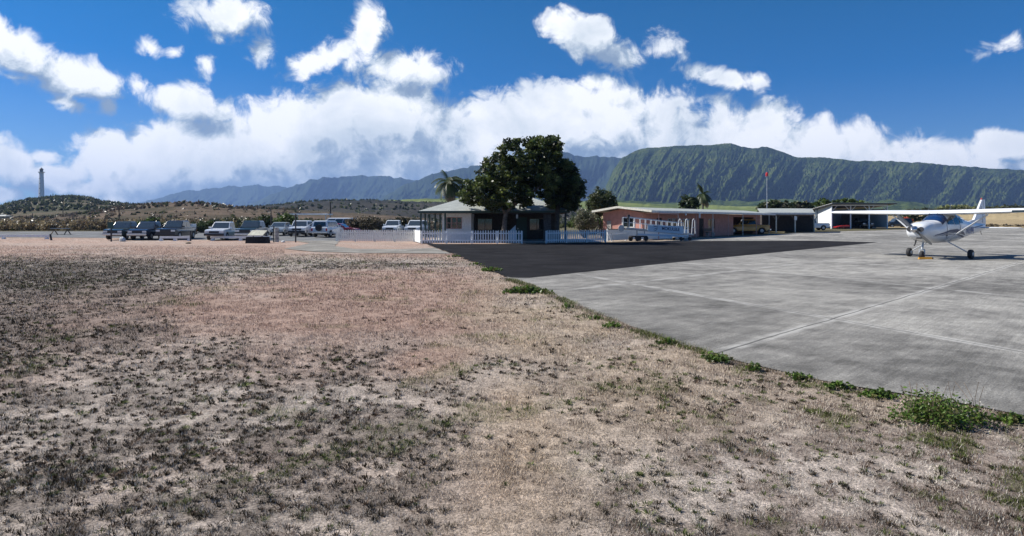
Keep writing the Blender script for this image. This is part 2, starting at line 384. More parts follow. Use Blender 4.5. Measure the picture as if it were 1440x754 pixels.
def ground():
    a_in = np.linspace(R(-48), R(48), 760); a_out = np.linspace(R(48), R(312), 60)[1:-1]
    az = np.concatenate([a_in, a_out]); n = len(az)
    r = np.concatenate([[0.3, 1.2], np.geomspace(2.4, 62, 520), np.geomspace(63, 13000, 150)])
    A, RR = np.meshgrid(az, r); x = RR*np.sin(A); y = RR*np.cos(A)
    z = .015*np.clip(np.minimum(y, 110)-60, 0, None)
    z = z+np.where((y > 110), np.clip(y-110, 0, 260)*.026*sstep(35, 75, x), 0)
    bumps = (fbm(x*2.2, y*2.2, 41, 4)-.5)*.035*sstep(60, 30, RR)+(fbm(x*.5, y*.5, 43, 3)-.5)*.03*sstep(60, 30, RR)
    z = z-np.abs(bumps)-.012
    z = z-sstep(2000, 9000, RR)*40
    v = np.stack([x, y, z], -1).reshape(-1, 3); col = soil_col(x, y).reshape(-1, 3)
    m = len(r); i = np.arange(m-1)[:, None]*n; j = np.arange(n)[None, :]; j2 = (j+1) % n
    f = np.stack([i+j, i+j2, i+n+j2, i+n+j], -1).reshape(-1, 4)[:, ::-1]
    mt = bpy.data.materials.new('dry_lawn_soil'); mt.use_nodes = True; t = NT(mt.node_tree); b = t.n['Principled BSDF']
    a = t.new('ShaderNodeAttribute', attribute_name='Col').outputs['Color']; tc = t.new('ShaderNodeTexCoord').outputs['Object']
    n1 = t.noise(tc, 55, 5, .7); n2 = t.noise(tc, 14, 5, .65)
    c = t.mix(1.0, a, t.ramp(n1, [(.32, .38), (.5, 1.0), (.68, 1.55)]), 'MULTIPLY'); c = t.mix(1.0, c, t.ramp(n2, [(.3, .72), (.7, 1.25)]), 'MULTIPLY')  # fine mottling: uneven soil, with small shadows of the straw put into the colour
    t.l.new(c, b.inputs['Base Color']); b.inputs['Roughness'].default_value = .95; b.inputs['Specular IOR Level'].default_value = .1
    bn = t.new('ShaderNodeBump'); bn.inputs['Strength'].default_value = .8; bn.inputs['Distance'].default_value = .03
    t.l.new(n1, bn.inputs['Height']); t.l.new(bn.outputs[0], b.inputs['Normal'])
    o = np_mesh('ground', v, f, mt, cols=col, smooth=True); tag(o, 'dry pinkish lawn with scorched dark mats and pale soil', None, kind='structure')
ground()

def flat_sheet(name, pts, zoff, mt, label):
    """a ground-hugging sheet, folded where the ground starts to rise"""
    bm = bmesh.new(); bm.faces.new([bm.verts.new((p[0], p[1], 0)) for p in pts])
    for yy in (60, 110): bmesh.ops.bisect_plane(bm, geom=bm.verts[:]+bm.edges[:]+bm.faces[:], plane_co=(0, yy, 0), plane_no=(0, 1, 0))
    bmesh.ops.triangulate(bm, faces=bm.faces[:])
    for v in bm.verts: v.co.z = .015*max(0, min(v.co.y, 110)-60)+zoff
    bmesh.ops.recalc_face_normals(bm, faces=bm.faces)
    for f_ in bm.faces:
        if f_.normal.z < 0: f_.normal_flip()
    me = bpy.data.meshes.new(name); bm.to_mesh(me); bm.free(); me.materials.append(mt)
    o = bpy.data.objects.new(name, me); COL.objects.link(o); tag(o, label, None, kind='structure'); return o

def conc_mat():
    m = bpy.data.materials.new('apron_concrete'); m.use_nodes = True; t = NT(m.node_tree); b = t.n['Principled BSDF']
    tc = t.new('ShaderNodeTexCoord').outputs['Object']
    big = t.noise(tc, .22, 6, .6, .4); med = t.noise(tc, 1.6, 6, .65); fine = t.noise(tc, 60, 4, .7)
    # streaks dragged along the slabs
    mp = t.new('ShaderNodeMapping', vector_type='TEXTURE'); mp.inputs['Rotation'].default_value = (0, 0, R(46)); mp.inputs['Scale'].default_value = (1/.4, 1/1.6, 1); t.l.new(tc, mp.inputs[0])
    st = t.noise(mp.outputs[0], 1.6, 9, .75)
    c = t.ramp(t.math('ADD', t.math('MULTIPLY', big, .40), t.math('ADD', t.math('MULTIPLY', med, .38), t.math('MULTIPLY', st, .24))), [(.42, (.135, .130, .118)), (.50, (.235, .227, .207)), (.60, (.36, .348, .315))])
    c = t.mix(1.0, c, t.ramp(fine, [(.33, .55), (.67, 1.42)]), 'MULTIPLY')
    # slab tint by slab
    def lines(nx, ny, ofs, sp):
        wob = t.math('MULTIPLY', t.math('SUBTRACT', t.noise(tc, .8, 3), .5), .10)
        d = t.math('ADD', t.math('SUBTRACT', t.vmath('DOT_PRODUCT', tc, (nx, ny, 0)), ofs), wob); u = t.math('DIVIDE', d, sp)
        fr = t.math('SUBTRACT', t.math('FRACT', t.math('ADD', u, .5)), .5); dist = t.math('MULTIPLY', t.math('ABSOLUTE', fr), sp)
        return dist, t.math('FLOOR', u)
    d1, i1 = lines(.707, -.707, -3.78, 6.1); d2, i2 = lines(.94, .33, 8.57, 6.4)
    cmb = t.new('ShaderNodeCombineXYZ'); t.l.new(i1, cmb.inputs[0]); t.l.new(i2, cmb.inputs[1])
    wn = t.new('ShaderNodeTexWhiteNoise'); t.l.new(cmb.outputs[0], wn.inputs['Vector'])
    c = t.mix(1.0, c, t.ramp(wn.outputs['Value'], [(0, .80), (1, 1.14)]), 'MULTIPLY')
    dm = t.math('MINIMUM', d1, d2)
    brk = t.mapr(t.noise(tc, 1.1, 4), .42, .55)
    seal = t.math('MULTIPLY', t.mapr(dm, .03, .16, 1, 0), t.math('MULTIPLY', t.math('MAXIMUM', brk, .35), .85))
    c = t.mix(seal, c, (.46, .45, .42, 1))
    crack = t.mapr(dm, .010, .026, 1, 0); c = t.mix(t.math('MULTIPLY', crack, .8), c, (.05, .05, .048, 1))
    t.l.new(c, b.inputs['Base Color']); b.inputs['Roughness'].default_value = .85; b.inputs['Specular IOR Level'].default_value = .25
    mp2 = t.new('ShaderNodeMapping', vector_type='TEXTURE'); mp2.inputs['Rotation'].default_value = (0, 0, R(46)); mp2.inputs['Scale'].default_value = (1/.6, 1/9, 1); t.l.new(tc, mp2.inputs[0])
    comb = t.noise(mp2.outputs[0], 2.2, 5, .7)
    c2 = t.mix(1.0, c, t.ramp(comb, [(.36, .84), (.64, 1.14)]), 'MULTIPLY'); t.l.new(c2, b.inputs['Base Color'])
    bn = t.new('ShaderNodeBump'); bn.inputs['Strength'].default_value = .5; bn.inputs['Distance'].default_value = .012
    t.l.new(t.math('ADD', comb, fine), bn.inputs['Height']); t.l.new(bn.outputs[0], b.inputs['Normal'])
    return m
M_APRON = conc_mat()
def asph_mat(name, base, spk=.25):
    m = bpy.data.materials.new(name); m.use_nodes = True; t = NT(m.node_tree); b = t.n['Principled BSDF']
    tc = t.new('ShaderNodeTexCoord').outputs['Object']; n1 = t.noise(tc, .5, 5, .6); n2 = t.noise(tc, 45, 4, .7)
    c = t.ramp(n1, [(.35, tuple(c*.75 for c in base)), (.65, tuple(c*1.3 for c in base))]); c = t.mix(1.0, c, t.ramp(n2, [(.3, 1-spk*1.4), (.7, 1+spk)]), 'MULTIPLY')
    c = t.mix(t.math('MULTIPLY', t.mapr(t.noise(tc, .9, 7, .7, .5), .56, .70), .45), c, tuple(min(1, q*2.6) for q in base)+(1,))
    t.l.new(c, b.inputs['Base Color']); b.inputs['Roughness'].default_value = 1.0; b.inputs['Specular IOR Level'].default_value = .03
    bn = t.new('ShaderNodeBump'); bn.inputs['Strength'].default_value = .5; bn.inputs['Distance'].default_value = .01; t.l.new(n2, bn.inputs['Height']); t.l.new(bn.outputs[0], b.inputs['Normal']); return m
M_ASPH = asph_mat('dark_asphalt', (.022, .022, .024)); M_ROAD = asph_mat('old_road', (.17, .175, .18), .15); M_PATH = asph_mat('pale_path', (.23, .22, .20), .15)

def jag(pts, amp=.06, step=.35, seed=3):
    rr = random.Random(seed); out = []
    for a, b in zip(pts[:-1], pts[1:]):
        n = max(1, int((b-a).length/step))
        for i in range(n): out.append(a.lerp(b, i/n)+Vector((rr.uniform(-amp, amp), rr.uniform(-amp, amp), 0)))
    out.append(pts[-1]); return out
EDGE = [P(*q) for q in ((713, 392), (746, 402), (778, 415), (840, 441), (896, 463), (960, 484), (1033, 506), (1105, 524), (1185, 541), (1275, 557), (1360, 570), (1440, 583))]
EDGE.append(Vector((7.5, 3.1, 0))); 
edge_j = jag(EDGE, .05, .3)
back = [Vector((160, 20, 0)), Vector((160, 118, 0)), Vector((95, 112, 0)), Vector((X(1330, 105), 105, 0)), Vector((X(1250, 98), 98, 0)), Vector((X(1130, 84), 84, 0)), Vector((X(1000, 66), 66, 0)), Vector((X(960, 61), 61, 0)), Vector((X(860, 50), 50, 0)), Vector((X(720, 30), 30, 0))]
flat_sheet('concrete_apron', edge_j+[Vector((14, -6, 0)), Vector((120, -6, 0))]+back, .004, M_APRON, 'weathered grey concrete apron with pale slab joints')
asph = jag([P(606, 346), P(640, 358), P(680, 375), P(713, 391), P(745, 391)], .12, .3, 5)+[P(990, 365), P(1235, 341), Vector((X(1150, 58.5), 58.5, 0)), Vector((X(960, 57), 57, 0)), Vector((X(860, 53.6), 53.6, 0)), Vector((X(768, 50.5), 50.5, 0)), Vector((X(735, 49.2), 49.2, 0)), Vector((X(600, 49.0), 49.0, 0))]
flat_sheet('asphalt_patch', asph, .012, M_ASPH, 'dark fresh asphalt in front of the terminal')
flat_sheet('parking_road', [Vector((-75, 71, 0)), Vector((X(150, 66), 66, 0)), Vector((X(300, 60.5), 60.5, 0)), Vector((X(420, 57), 57, 0)), Vector((X(470, 57), 57, 0)), Vector((X(478, 62), 62, 0)), Vector((X(700, 70), 70, 0)), Vector((X(700, 84), 84, 0)), Vector((X(300, 92), 92, 0)), Vector((-85, 88, 0))], .004, M_ROAD, 'grey parking road behind the lawn')
flat_sheet('path', jag([P(412, 338.5), P(436, 342), P(400, 350), P(440, 354), P(520, 356), P(600, 356.5), P(634, 357), P(612, 349), P(560, 350.5), P(497, 350), P(470, 346), P(478, 339), P(468, 338.5), P(412, 338.5)][:-1], .05, .6, 8), .008, M_PATH, 'pale path from the parking to the apron')

# ------------------------------------------------------------------ hills and cliffs
def terr_mat(name, cols, s1=.02, s2=.15, bumpd=1.0, rock=None, flute=False):
    m = bpy.data.materials.new(name); m.use_nodes = True; t = NT(m.node_tree); b = t.n['Principled BSDF']
    tc = t.new('ShaderNodeTexCoord').outputs['Object']
    n1 = t.noise(tc, s1, 7, .65, .3); n2 = t.noise(tc, s2, 6, .7)
    f = t.math('ADD', t.math('MULTIPLY', n1, .6), t.math('MULTIPLY', n2, .4))
    st = [(.36+.28*i/(len(cols)-1), c) for i, c in enumerate(cols)]
    c = t.ramp(f, st)
    if rock:
        geo = t.new('ShaderNodeNewGeometry'); sp = t.new('ShaderNodeSeparateXYZ'); t.l.new(geo.outputs['Normal'], sp.inputs[0])
        mp = t.new('ShaderNodeMapping'); mp.inputs['Scale'].default_value = (1, 1, .16); t.l.new(tc, mp.inputs[0])
        n3 = t.noise(mp.outputs[0], s2*.9, 7, .7); c = t.mix(t.math('MULTIPLY', t.mapr(n3, .56, .70), .75), c, (*rock, 1))
    t.l.new(c, b.inputs['Base Color']); b.inputs['Roughness'].default_value = .95; b.inputs['Specular IOR Level'].default_value = .05
    bn = t.new('ShaderNodeBump'); bn.inputs['Strength'].default_value = .9; bn.inputs['Distance'].default_value = bumpd; t.l.new(n2, bn.inputs['Height']); t.l.new(bn.outputs[0], b.inputs['Normal'])
    return m
def interp(prof, px): a = np.array(prof, float); return np.interp(px, a[:, 0], a[:, 1])
def ridge(name, prof, d0, d1, d2, z0, mt, label, nc=400, nr=70, amp=2.0, fs=.02, seed=1, jagpx=.8, power=1.0):
    px = np.linspace(prof[0][0], prof[-1][0], nc); tt = np.linspace(0, 2, nr)
    PX, T = np.meshgrid(px, tt); D = np.where(T < 1, d0+(d1-d0)*T, d1+(d2-d1)*(T-1))
    x = (PX-CX)/F*D; s = np.where(T < 1, sstep(0, 1, T)**power, sstep(2, 1, T))
    yc = interp(prof, PX)+(fbm(PX*.15, PX*0+seed, seed, 4)-.5)*jagpx*2
    zc = EYE+(HY-yc)/F*d1
    z = z0+(zc-z0)*s+(fbm(x*fs, D*fs, seed+9, 5)-.5)*amp*2*np.clip(s*(1.15-s)*4, 0, 1)
    v = np.stack([x, D, z], -1).reshape(-1, 3); i = np.arange(nr-1)[:, None]*nc; j = np.arange(nc-1)[None, :]
    f = np.stack([i+j, i+j+1, i+nc+j+1, i+nc+j], -1).reshape(-1, 4)
    o = np_mesh(name, v, f, mt, smooth=True); tag(o, label, None, kind='structure'); return (px, zc[0], d1)
M_HILL = terr_mat('scrub_hill', [(.030, .040, .022), (.05, .055, .03), (.10, .085, .055), (.15, .115, .08)], .018, .16, 1.2)
M_RISE = terr_mat('brown_scrub_rise', [(.035, .038, .02), (.07, .06, .04), (.12, .09, .068), (.17, .13, .085)], .03, .25, .8)
M_LAVA = terr_mat('dark_pasture', [(.018, .022, .02), (.032, .033, .03), (.055, .050, .044), (.075, .085, .035)], .006, .06, 2)
M_PAST = terr_mat('green_pasture', [(.06, .085, .03), (.11, .14, .045), (.16, .19, .06), (.20, .21, .09)], .006, .05, 2)
M_CLIFF = terr_mat('forested_cliff', [(.009, .017, .006), (.026, .044, .012), (.062, .088, .022), (.125, .145, .042)], .009, .07, 18, rock=(.17, .13, .09))
M_CLIFF2 = terr_mat('far_forested_mountain', [(.012, .022, .014), (.022, .036, .018), (.035, .050, .024)], .003, .02, 12)
M_FOOT = terr_mat('cliff_foot_scrub', [(.014, .028, .010), (.030, .052, .015), (.075, .10, .026), (.020, .036, .012), (.055, .075, .02)], .012, .05, 6)
ridge('hill', [(-400, 306), (-200, 302), (-60, 298), (0, 293), (20, 288), (40, 283.5), (62, 281.5), (90, 279.3), (110, 280), (128, 282), (140, 286), (160, 288.5), (185, 290.5), (215, 291), (260, 293), (330, 298), (420, 306), (460, 311)],
      210, 800, 1100, .5, M_HILL, 'scrub covered hill under the lighthouse', amp=4, fs=.012, seed=3, jagpx=.5)
ridge('brown_rise', [(-300, 309), (60, 307), (120, 301), (170, 292), (205, 290), (240, 288), (262, 287), (290, 287.5), (318, 291), (350, 294), (420, 297), (520, 302), (600, 309)], 115, 330, 470, .4, M_RISE, 'brown scrub rise behind the parked trucks', amp=1.6, fs=.03, seed=8, jagpx=.7)
ridge('lava_ridge', [(300, 300), (350, 293), (392, 291), (425, 286), (470, 284.5), (520, 284.5), (600, 288), (700, 290), (820, 296)], 300, 900, 1150, .5, M_LAVA, 'dark low ridge beyond the parking', amp=5, fs=.01, seed=12, jagpx=.8)
ridge('green_pasture', [(380, 300), (500, 285.5), (550, 282.5), (590, 280.5), (640, 279), (700, 280), (760, 283), (830, 286), (900, 288), (1000, 290), (1100, 292)], 500, 1500, 2000, .5, M_PAST, 'green pasture rising beyond the terminal', amp=7, fs=.006, seed=17, jagpx=.8)
ridge('cliff_foot', [(700, 290), (800, 284), (880, 282), (960, 285), (1050, 287), (1150, 287), (1250, 288), (1350, 291), (1500, 293), (1750, 296)], 1000, 2300, 3200, .5, M_FOOT, 'pale green scrub slope at the foot of the cliffs', amp=30, fs=.006, seed=21, jagpx=1.8)
ridge('dry_field', [(1180, 312), (1260, 305), (1330, 299.5), (1400, 297), (1500, 296), (1700, 296)], 125, 270, 380, .5, terr_mat('straw_field', [(.22, .17, .09), (.32, .25, .14), (.40, .32, .19), (.30, .24, .13)], .05, .3, .5), 'straw coloured field rising behind the aircraft', amp=.6, fs=.05, seed=25, jagpx=.5)

def cliffs(name, prof, d_base, d_crest, zb, mt, label, nc, nr, seed, amp, fperiod, skew, tal=1.35):
    px = np.linspace(prof[0][0], prof[-1][0], nc); tt = np.linspace(0, 1.35, nr)
    PX, T = np.meshgrid(px, tt); Tc = np.clip(T, 0, 1)
    u = PX/fperiod+skew*(1-Tc)+.28*(fbm(PX*.012, Tc*1.5, seed+31, 3)-.5)*4*.35
    fl = .9*ridged(u, Tc*.7+seed, seed, 6, .6)+.85*ridged(u*.37+2, Tc*.25, seed+5, 3)
    lat = (fl-.95)*amp*1.7*(.55+.9*fbm(PX*.02, Tc*2, seed+41, 3))*np.sin(np.clip(Tc, .0, 1)*math.pi)**.6*(.35+.65*(1-Tc))
    D = d_base+(d_crest-d_base)*Tc**.75-lat+np.clip(T-1, 0, 1)*2500
    yc = interp(prof, PX)+(fbm(PX*.11, PX*0, seed+2, 5)-.5)*(2.6 if d_crest < 4000 else 6.5)
    zc = EYE+(HY-yc)/F*d_crest
    s = Tc**tal
    z = zb+(zc-zb)*s+(fbm(PX*.5, Tc*40, seed+7, 4)-.5)*26*np.sin(Tc*math.pi)-np.clip(T-1, 0, 1)*300
    x = (PX-CX)/F*D
    v = np.stack([x, D, z], -1).reshape(-1, 3); i = np.arange(nr-1)[:, None]*nc; j = np.arange(nc-1)[None, :]
    f = np.stack([i+j, i+j+1, i+nc+j+1, i+nc+j], -1).reshape(-1, 4)
    o = np_mesh(name, v, f, mt, smooth=True); tag(o, label, None, kind='structure')
cliffs('sea_cliffs', [(852, 262), (862, 240), (875, 222), (892, 212), (912, 208), (945, 205.5), (975, 204.5), (1000, 203.5), (1028, 201.8), (1042, 206.5), (1060, 208), (1078, 206.5), (1095, 212), (1115, 219.5), (1128, 222), (1150, 220.5), (1185, 224), (1203, 227.5), (1212, 226), (1250, 226.5), (1310, 230), (1380, 235.5), (1440, 239.5), (1560, 244), (1760, 252)],
       2500, 3400, 14, M_CLIFF, 'long green sea cliff wall fluted by gullies', 1500, 220, 4, 390, 46, 1.4)
cliffs('misty_ridge', [(500, 293), (540, 276), (565, 263), (590, 252), (618, 243), (650, 237), (690, 230), (735, 219), (782, 212.5), (792, 215), (806, 219), (830, 220.5), (856, 220), (880, 224), (920, 240)], 4700, 5800, 8, M_CLIFF2, 'blue hazy mountain behind the terminal', 600, 90, 14, 700, 60, .8)
cliffs('hazy_mountain', [(330, 296), (372, 279), (400, 266), (415, 260), (440, 252), (470, 248), (510, 246), (545, 249), (570, 251), (610, 257), (680, 265), (760, 280)], 6400, 7600, 8, M_CLIFF2, 'faint blue mountain under the cloud bank', 500, 80, 24, 900, 60, .8)
cliffs('distant_mountain', [(150, 298), (205, 284), (235, 275), (265, 268), (300, 264), (345, 260), (400, 262), (470, 268), (540, 285)], 8600, 9600, 5, M_CLIFF2, 'farthest pale mountain at the left end of the range', 400, 60, 34, 900, 60, .8)

# ------------------------------------------------------------------ haze
mh = bpy.data.materials.new('haze'); mh.use_nodes = True; nt = mh.node_tree; nt.nodes.clear()
ov = nt.nodes.new('ShaderNodeOutputMaterial'); pv = nt.nodes.new('ShaderNodeVolumePrincipled')
pv.inputs['Color'].default_value = (.33, .53, .95, 1); pv.inputs['Density'].default_value = 0.8e-4; pv.inputs['Anisotropy'].default_value = 0.1
nt.links.new(pv.outputs[0], ov.inputs['Volume'])
hb = MB().box((0, 4000, 320), (20000, 14000, 740)).build('haze', mh); tag(hb, 'thin blue haze over the whole plain', None, kind='stuff')

# ------------------------------------------------------------------ plants
GREENS = [np.array(c) for c in ((.035, .06, .018), (.055, .085, .025), (.08, .115, .03), (.025, .045, .015))]
def leaf_cloud(cent, size, cols, flat=.5, elong=1.6):
    """cent (n,3): one folded leaf per point"""
    n = len(cent); a = rng.uniform(0, 2*math.pi, n); tilt = rng.normal(0, flat, n); b = rng.uniform(0, 2*math.pi, n)
    d = np.stack([np.cos(a)*np.cos(tilt), np.sin(a)*np.cos(tilt), np.sin(tilt)], -1)
    w = rng.normal(0, 1, (n, 3)); w = np.cross(d, w); w /= np.linalg.norm(w, axis=1, keepdims=True)+1e-9
    s = np.asarray(size).reshape(-1, 1)*rng.uniform(.6, 1.3, (n, 1))
    v = np.stack([cent-d*s*elong*.5, cent+w*s*.5, cent+d*s*elong*.5, cent-w*s*.5], 1).reshape(-1, 3)
    f = np.arange(4*n).reshape(-1, 4); return v, f, np.repeat(cols, 4, 0)
def lobes_points(lobes, n, shell=.55):
    vol = np.array([l[3]*l[4]*l[5] for l in lobes])**.75; pick = rng.choice(len(lobes), n, p=vol/vol.sum())
    L = np.array(lobes)[pick]; u = rng.normal(0, 1, (n, 3)); u /= np.linalg.norm(u, axis=1, keepdims=True)
    r = rng.uniform(0, 1, (n, 1))**(1/3)*(1-shell)+shell*rng.uniform(.75, 1.05, (n, 1))
    return L[:, :3]+u*r*L[:, 3:6], pick
def foliage(name, parent, lobes, nleaf, size, pal, clump=.5, nclump=None, shell=.4):
    """lobes hold clumps, clumps hold leaves: an uneven crown with gaps"""
    nclump = nclump or max(20, nleaf//40)
    c, pk = lobes_points(lobes, nclump, shell); per = max(1, nleaf//nclump)
    pal = np.array(pal); cc = pal[rng.integers(0, len(pal), nclump)]*rng.uniform(.75, 1.3, (nclump, 1))
    rep = np.repeat(np.arange(nclump), per); off = rng.normal(0, 1, (len(rep), 3)); off = off/np.linalg.norm(off, axis=1, keepdims=True)*rng.uniform(.25, 1, (len(rep), 1))*clump*rng.uniform(.6, 1.2, (nclump, 1))[rep]
    off[:, 2] *= .7
    pts = c[rep]+off; cols = cc[rep]*rng.uniform(.7, 1.35, (len(rep), 1))
    v, f, cl = leaf_cloud(pts, size, cols); return np_mesh(name, v, f, M_LEAF, parent, cols=cl)
def limb(mb, p0, p1, r0, r1, k=4, wob=.12, n=7):
    pts = [Vector(p0).lerp(Vector(p1), i/k) for i in range(k+1)]
    for p in pts[1:-1]: p += Vector((random.uniform(-wob, wob), random.uniform(-wob, wob), random.uniform(-wob, wob)))
    mb.path(pts, [r0+(r1-r0)*i/k for i in range(k+1)], n); return pts

def big_tree(px, d, label, lobes_px, trunk_pts, nleaf, barkm, depth=2.6, group=None):
    g0 = gz(0, d); x0 = X(px, d); t = thing('shade_tree', label, 'tree', (x0, d, g0))
    lob = []
    for (lx, ly, rx, ry) in lobes_px:
        for dy in (-depth*.45, 0, depth*.45):
            k = 1.0 if dy == 0 else .78
            lob.append((X(lx, d)-x0+random.uniform(-.2, .2), dy, Z(ly, d)-g0, rx/F*d*k, depth*.6, ry/F*d*k))
    foliage('crown', t, lob, int(nleaf*1.6), .155, [(.018, .030, .009), (.034, .052, .014), (.065, .090, .022), (.12, .145, .04)], .40, nclump=nleaf//34, shell=.45)
    mb = MB(); tp = [Vector((X(a, d)-x0, dy, Z(b, d)-g0)) for a, b, dy in trunk_pts[0]]; tp[0].z = -.1
    mb.path(tp, [.26-.10*i/(len(tp)-1) for i in range(len(tp))], 10)
    mb.build('trunk', barkm, t, smooth=True)
    for br in trunk_pts[1:]:
        b = MB(); bp = [Vector((X(a, d)-x0, dy, Z(c, d)-g0)) for a, c, dy in br]; b.path(bp, [.15-.09*i/(len(bp)-1) for i in range(len(bp))], 7); b.build('limb', barkm, t, smooth=True)
    return t
big_tree(711, 52, 'large dark shade tree with pale forked trunk before the terminal',
         [(680, 270, 32, 20), (663, 276, 18, 14), (672, 258, 18, 14), (700, 240, 32, 26), (728, 218, 36, 24), (762, 208, 28, 16), (776, 203, 16, 11), (752, 240, 36, 28), (722, 262, 34, 22), (694, 287, 20, 11), (738, 276, 12, 16), (718, 290, 8, 8), (772, 228, 20, 18), (768, 252, 18, 18), (766, 268, 12, 12)],
         [[(707, 341, 0), (709, 325, 0), (710, 308, .1), (712, 297, .1)], [(711, 299, .1), (700, 282, 0), (688, 268, -.2), (678, 262, -.3)], [(713, 298, .1), (724, 284, 0), (738, 262, .3), (745, 235, .3)], [(716, 292, 0), (735, 280, -.5), (760, 262, -.8), (775, 235, -.6)], [(710, 300, 0), (708, 276, .6), (715, 245, .8)]], 26000, M_BARK, 3.6)
big_tree(783, 53, 'narrower dark tree with straight black trunk right of the larger one',
         [(797, 250, 20, 20), (808, 266, 14, 20), (786, 262, 15, 22), (779, 285, 10, 14), (798, 284, 14, 13), (796, 234, 12, 9)],
         [[(784, 341, 0), (783, 320, 0), (784, 300, 0), (785, 280, 0)], [(784, 286, 0), (794, 266, .2), (802, 248, .2)], [(784, 290, 0), (776, 270, -.3), (780, 250, -.3)]], 11000, M_BARKD, 2.2)

def palm(px, d, ytop, label, nfr=22, L=2.2, pal=((.05, .075, .025),), dead=4, trunk_lean=.2, r=.14, name='palm_tree', group=None, wid=.06):
    g0 = gz(X(px, d), d); t = thing(name, label, 'palm tree', (X(px, d), d, g0), group=group); h = Z(ytop, d)-g0
    top = Vector((trunk_lean, 0, h)); mb = MB(); mb.path([Vector((0, 0, -.1)), Vector((trunk_lean*.3, 0, h*.5)), top], [r*1.3, r, r*.8], 9); mb.build('trunk', M_BARK, t, smooth=True)
    vs = []; fs = []; cs = []
    for i in range(nfr+dead):
        isd = i >= nfr; az = random.uniform(0, 2*math.pi); el0 = random.uniform(-.3, 1.25) if not isd else random.uniform(-1.3, -.7)
        Lf = L*random.uniform(.75, 1.1); c = np.array(random.choice(pal))*random.uniform(.7, 1.3) if not isd else np.array((.28, .22, .14))
        p = top.copy(); dirv = Vector((math.cos(az)*math.cos(el0), math.sin(az)*math.cos(el0), math.sin(el0))); side = Vector((-math.sin(az), math.cos(az), 0)); n = 9
        for k in range(n):
            dirv = (dirv+Vector((.05, 0, -.20))).normalized(); q = p+dirv*(Lf/n)
            for s in (-1, 1):
                for e in range(4):
                    b0 = p.lerp(q, e/4); w = L*.32*math.sin(math.pi*min(1, (k+e/4+1.2)/(n+1.6)))*random.uniform(.7, 1.1)
                    tip = b0+side*s*w*.8+dirv*w*.5+Vector((0, 0, -w*.45)); b1 = b0+dirv*wid*L/2
                    i0 = len(vs); vs += [b0, b1, tip]; fs.append((i0, i0+1, i0+2)); cs += [c*random.uniform(.8, 1.2)]*3
            p = q
    np_mesh('frond_crown', [tuple(v) for v in vs], fs, M_LEAF, t, cols=np.array(cs)); return t
palm(630, 74, 256, 'wind-blown palm with grey dead fronds above the terminal roof', 30, 2.7, ((.04, .06, .02), (.07, .09, .035)), 7, .1)
palm(988, 104, 273, 'small palm with tan dead fronds behind the pink building', 18, 2.3, ((.04, .06, .02),), 10, .1)

def bush(name, px, d, y_top, y_bot, w_px, label, pal, nleaf, size, cat='bush', group=None, trunk=True, lob=5, clump=.5):
    g0 = gz(X(px, d), d); t = thing(name, label, cat, (X(px, d), d, g0), group=group)
    zt = Z(y_top, d)-g0; zb = max(.05, Z(y_bot, d)-g0); hw = w_px/2/F*d; L = []
    for i in range(lob):
        u = (i+.5)/lob*2-1; h = (zt-zb)*(1-.35*abs(u)**2)*random.uniform(.85, 1.02)
        L.append((u*hw*.8, random.uniform(-.3, .3)*hw*.4, zb+h*.5, hw/lob*1.7, min(hw, 1.8)*.8, h*.5))
    foliage('foliage', t, L, nleaf, size, pal, clump, shell=.35)
    if trunk:
        mb = MB()
        for l in L: limb(mb, (l[0]*.06, 0, -.1), (l[0], l[1], l[2]), .10, .04, 3, .1, 6)
        mb.build('stem', M_BARKD, t)
    return t
DKP = [(.022, .038, .014), (.04, .06, .02), (.06, .08, .03)]; LTP = [(.07, .11, .025), (.10, .14, .03), (.05, .08, .02)]; OLV = [(.09, .09, .04), (.12, .11, .055), (.05, .06, .025)]
bush('round_tree', 968, 100, 274, 296, 26, 'rounded dark tree behind the pink roof beside the small palm', DKP, 3500, .22, 'tree')
bush('round_tree', 1090, 118, 280, 300, 52, 'wide dark flowering tree behind the carport', DKP+[(.16, .15, .10)], 6500, .24, 'tree', lob=7)
bush('round_tree', 1126, 122, 281, 300, 38, 'dark round tree touching the white shed roof', DKP+[(.16, .15, .10)], 4500, .24, 'tree')
bush('spreading_tree', 1180, 135, 276.5, 296, 86, 'flat light green tree spreading behind the white shed', LTP, 6500, .26, 'tree', lob=8)
bush('feathery_tree', 847, 70, 262, 306, 42, 'round feathery dark tree between the terminal and the pink building', [(.028, .042, .014), (.05, .068, .022), (.085, .095, .04)], 9000, .13, 'tree', lob=4, clump=.45)
bush('pale_shrub', 822, 66, 291, 322, 36, 'pale grey-green shrub seen right of the terminal porch', [(.14, .14, .09), (.08, .10, .04), (.20, .19, .13)], 3500, .12, 'shrub')
bush('hedge', 832, 78, 304, 320, 84, 'low green hedge behind the right picket fence', [(.06, .10, .02), (.10, .14, .03), (.035, .055, .018)], 5500, .14, 'hedge', lob=9)
bush('green_bush', 402, 78, 298, 322, 34, 'bright green bush above the small grey hatchback', LTP, 4200, .14, lob=5)
bush('green_bush', 372, 84, 300, 324, 30, 'dark green bush behind the dark wagon', OLV+DKP, 3200, .14)
bush('green_bush', 212, 92, 304, 326, 46, 'green bush spreading behind the two leftmost trucks', DKP+LTP[:1], 4500, .15, lob=7)
bush('green_bush', 320, 96, 301, 324, 30, 'olive bush behind the white pickup', OLV, 2600, .15)
bush('green_bush', 10, 96, 312, 330, 34, 'low green bush at the far left edge', LTP, 2600, .14)
bush('thicket', 290, 84, 308, 326, 62, 'dark thicket in the gap between the black and white pickups', DKP, 4500, .15, lob=8)
bush('dry_hedge', 512, 80, 302, 322, 60, 'brown dry hedge behind the off-white fence', [(.11, .09, .06), (.07, .065, .04), (.15, .12, .08)], 6500, .12, 'hedge', lob=10)
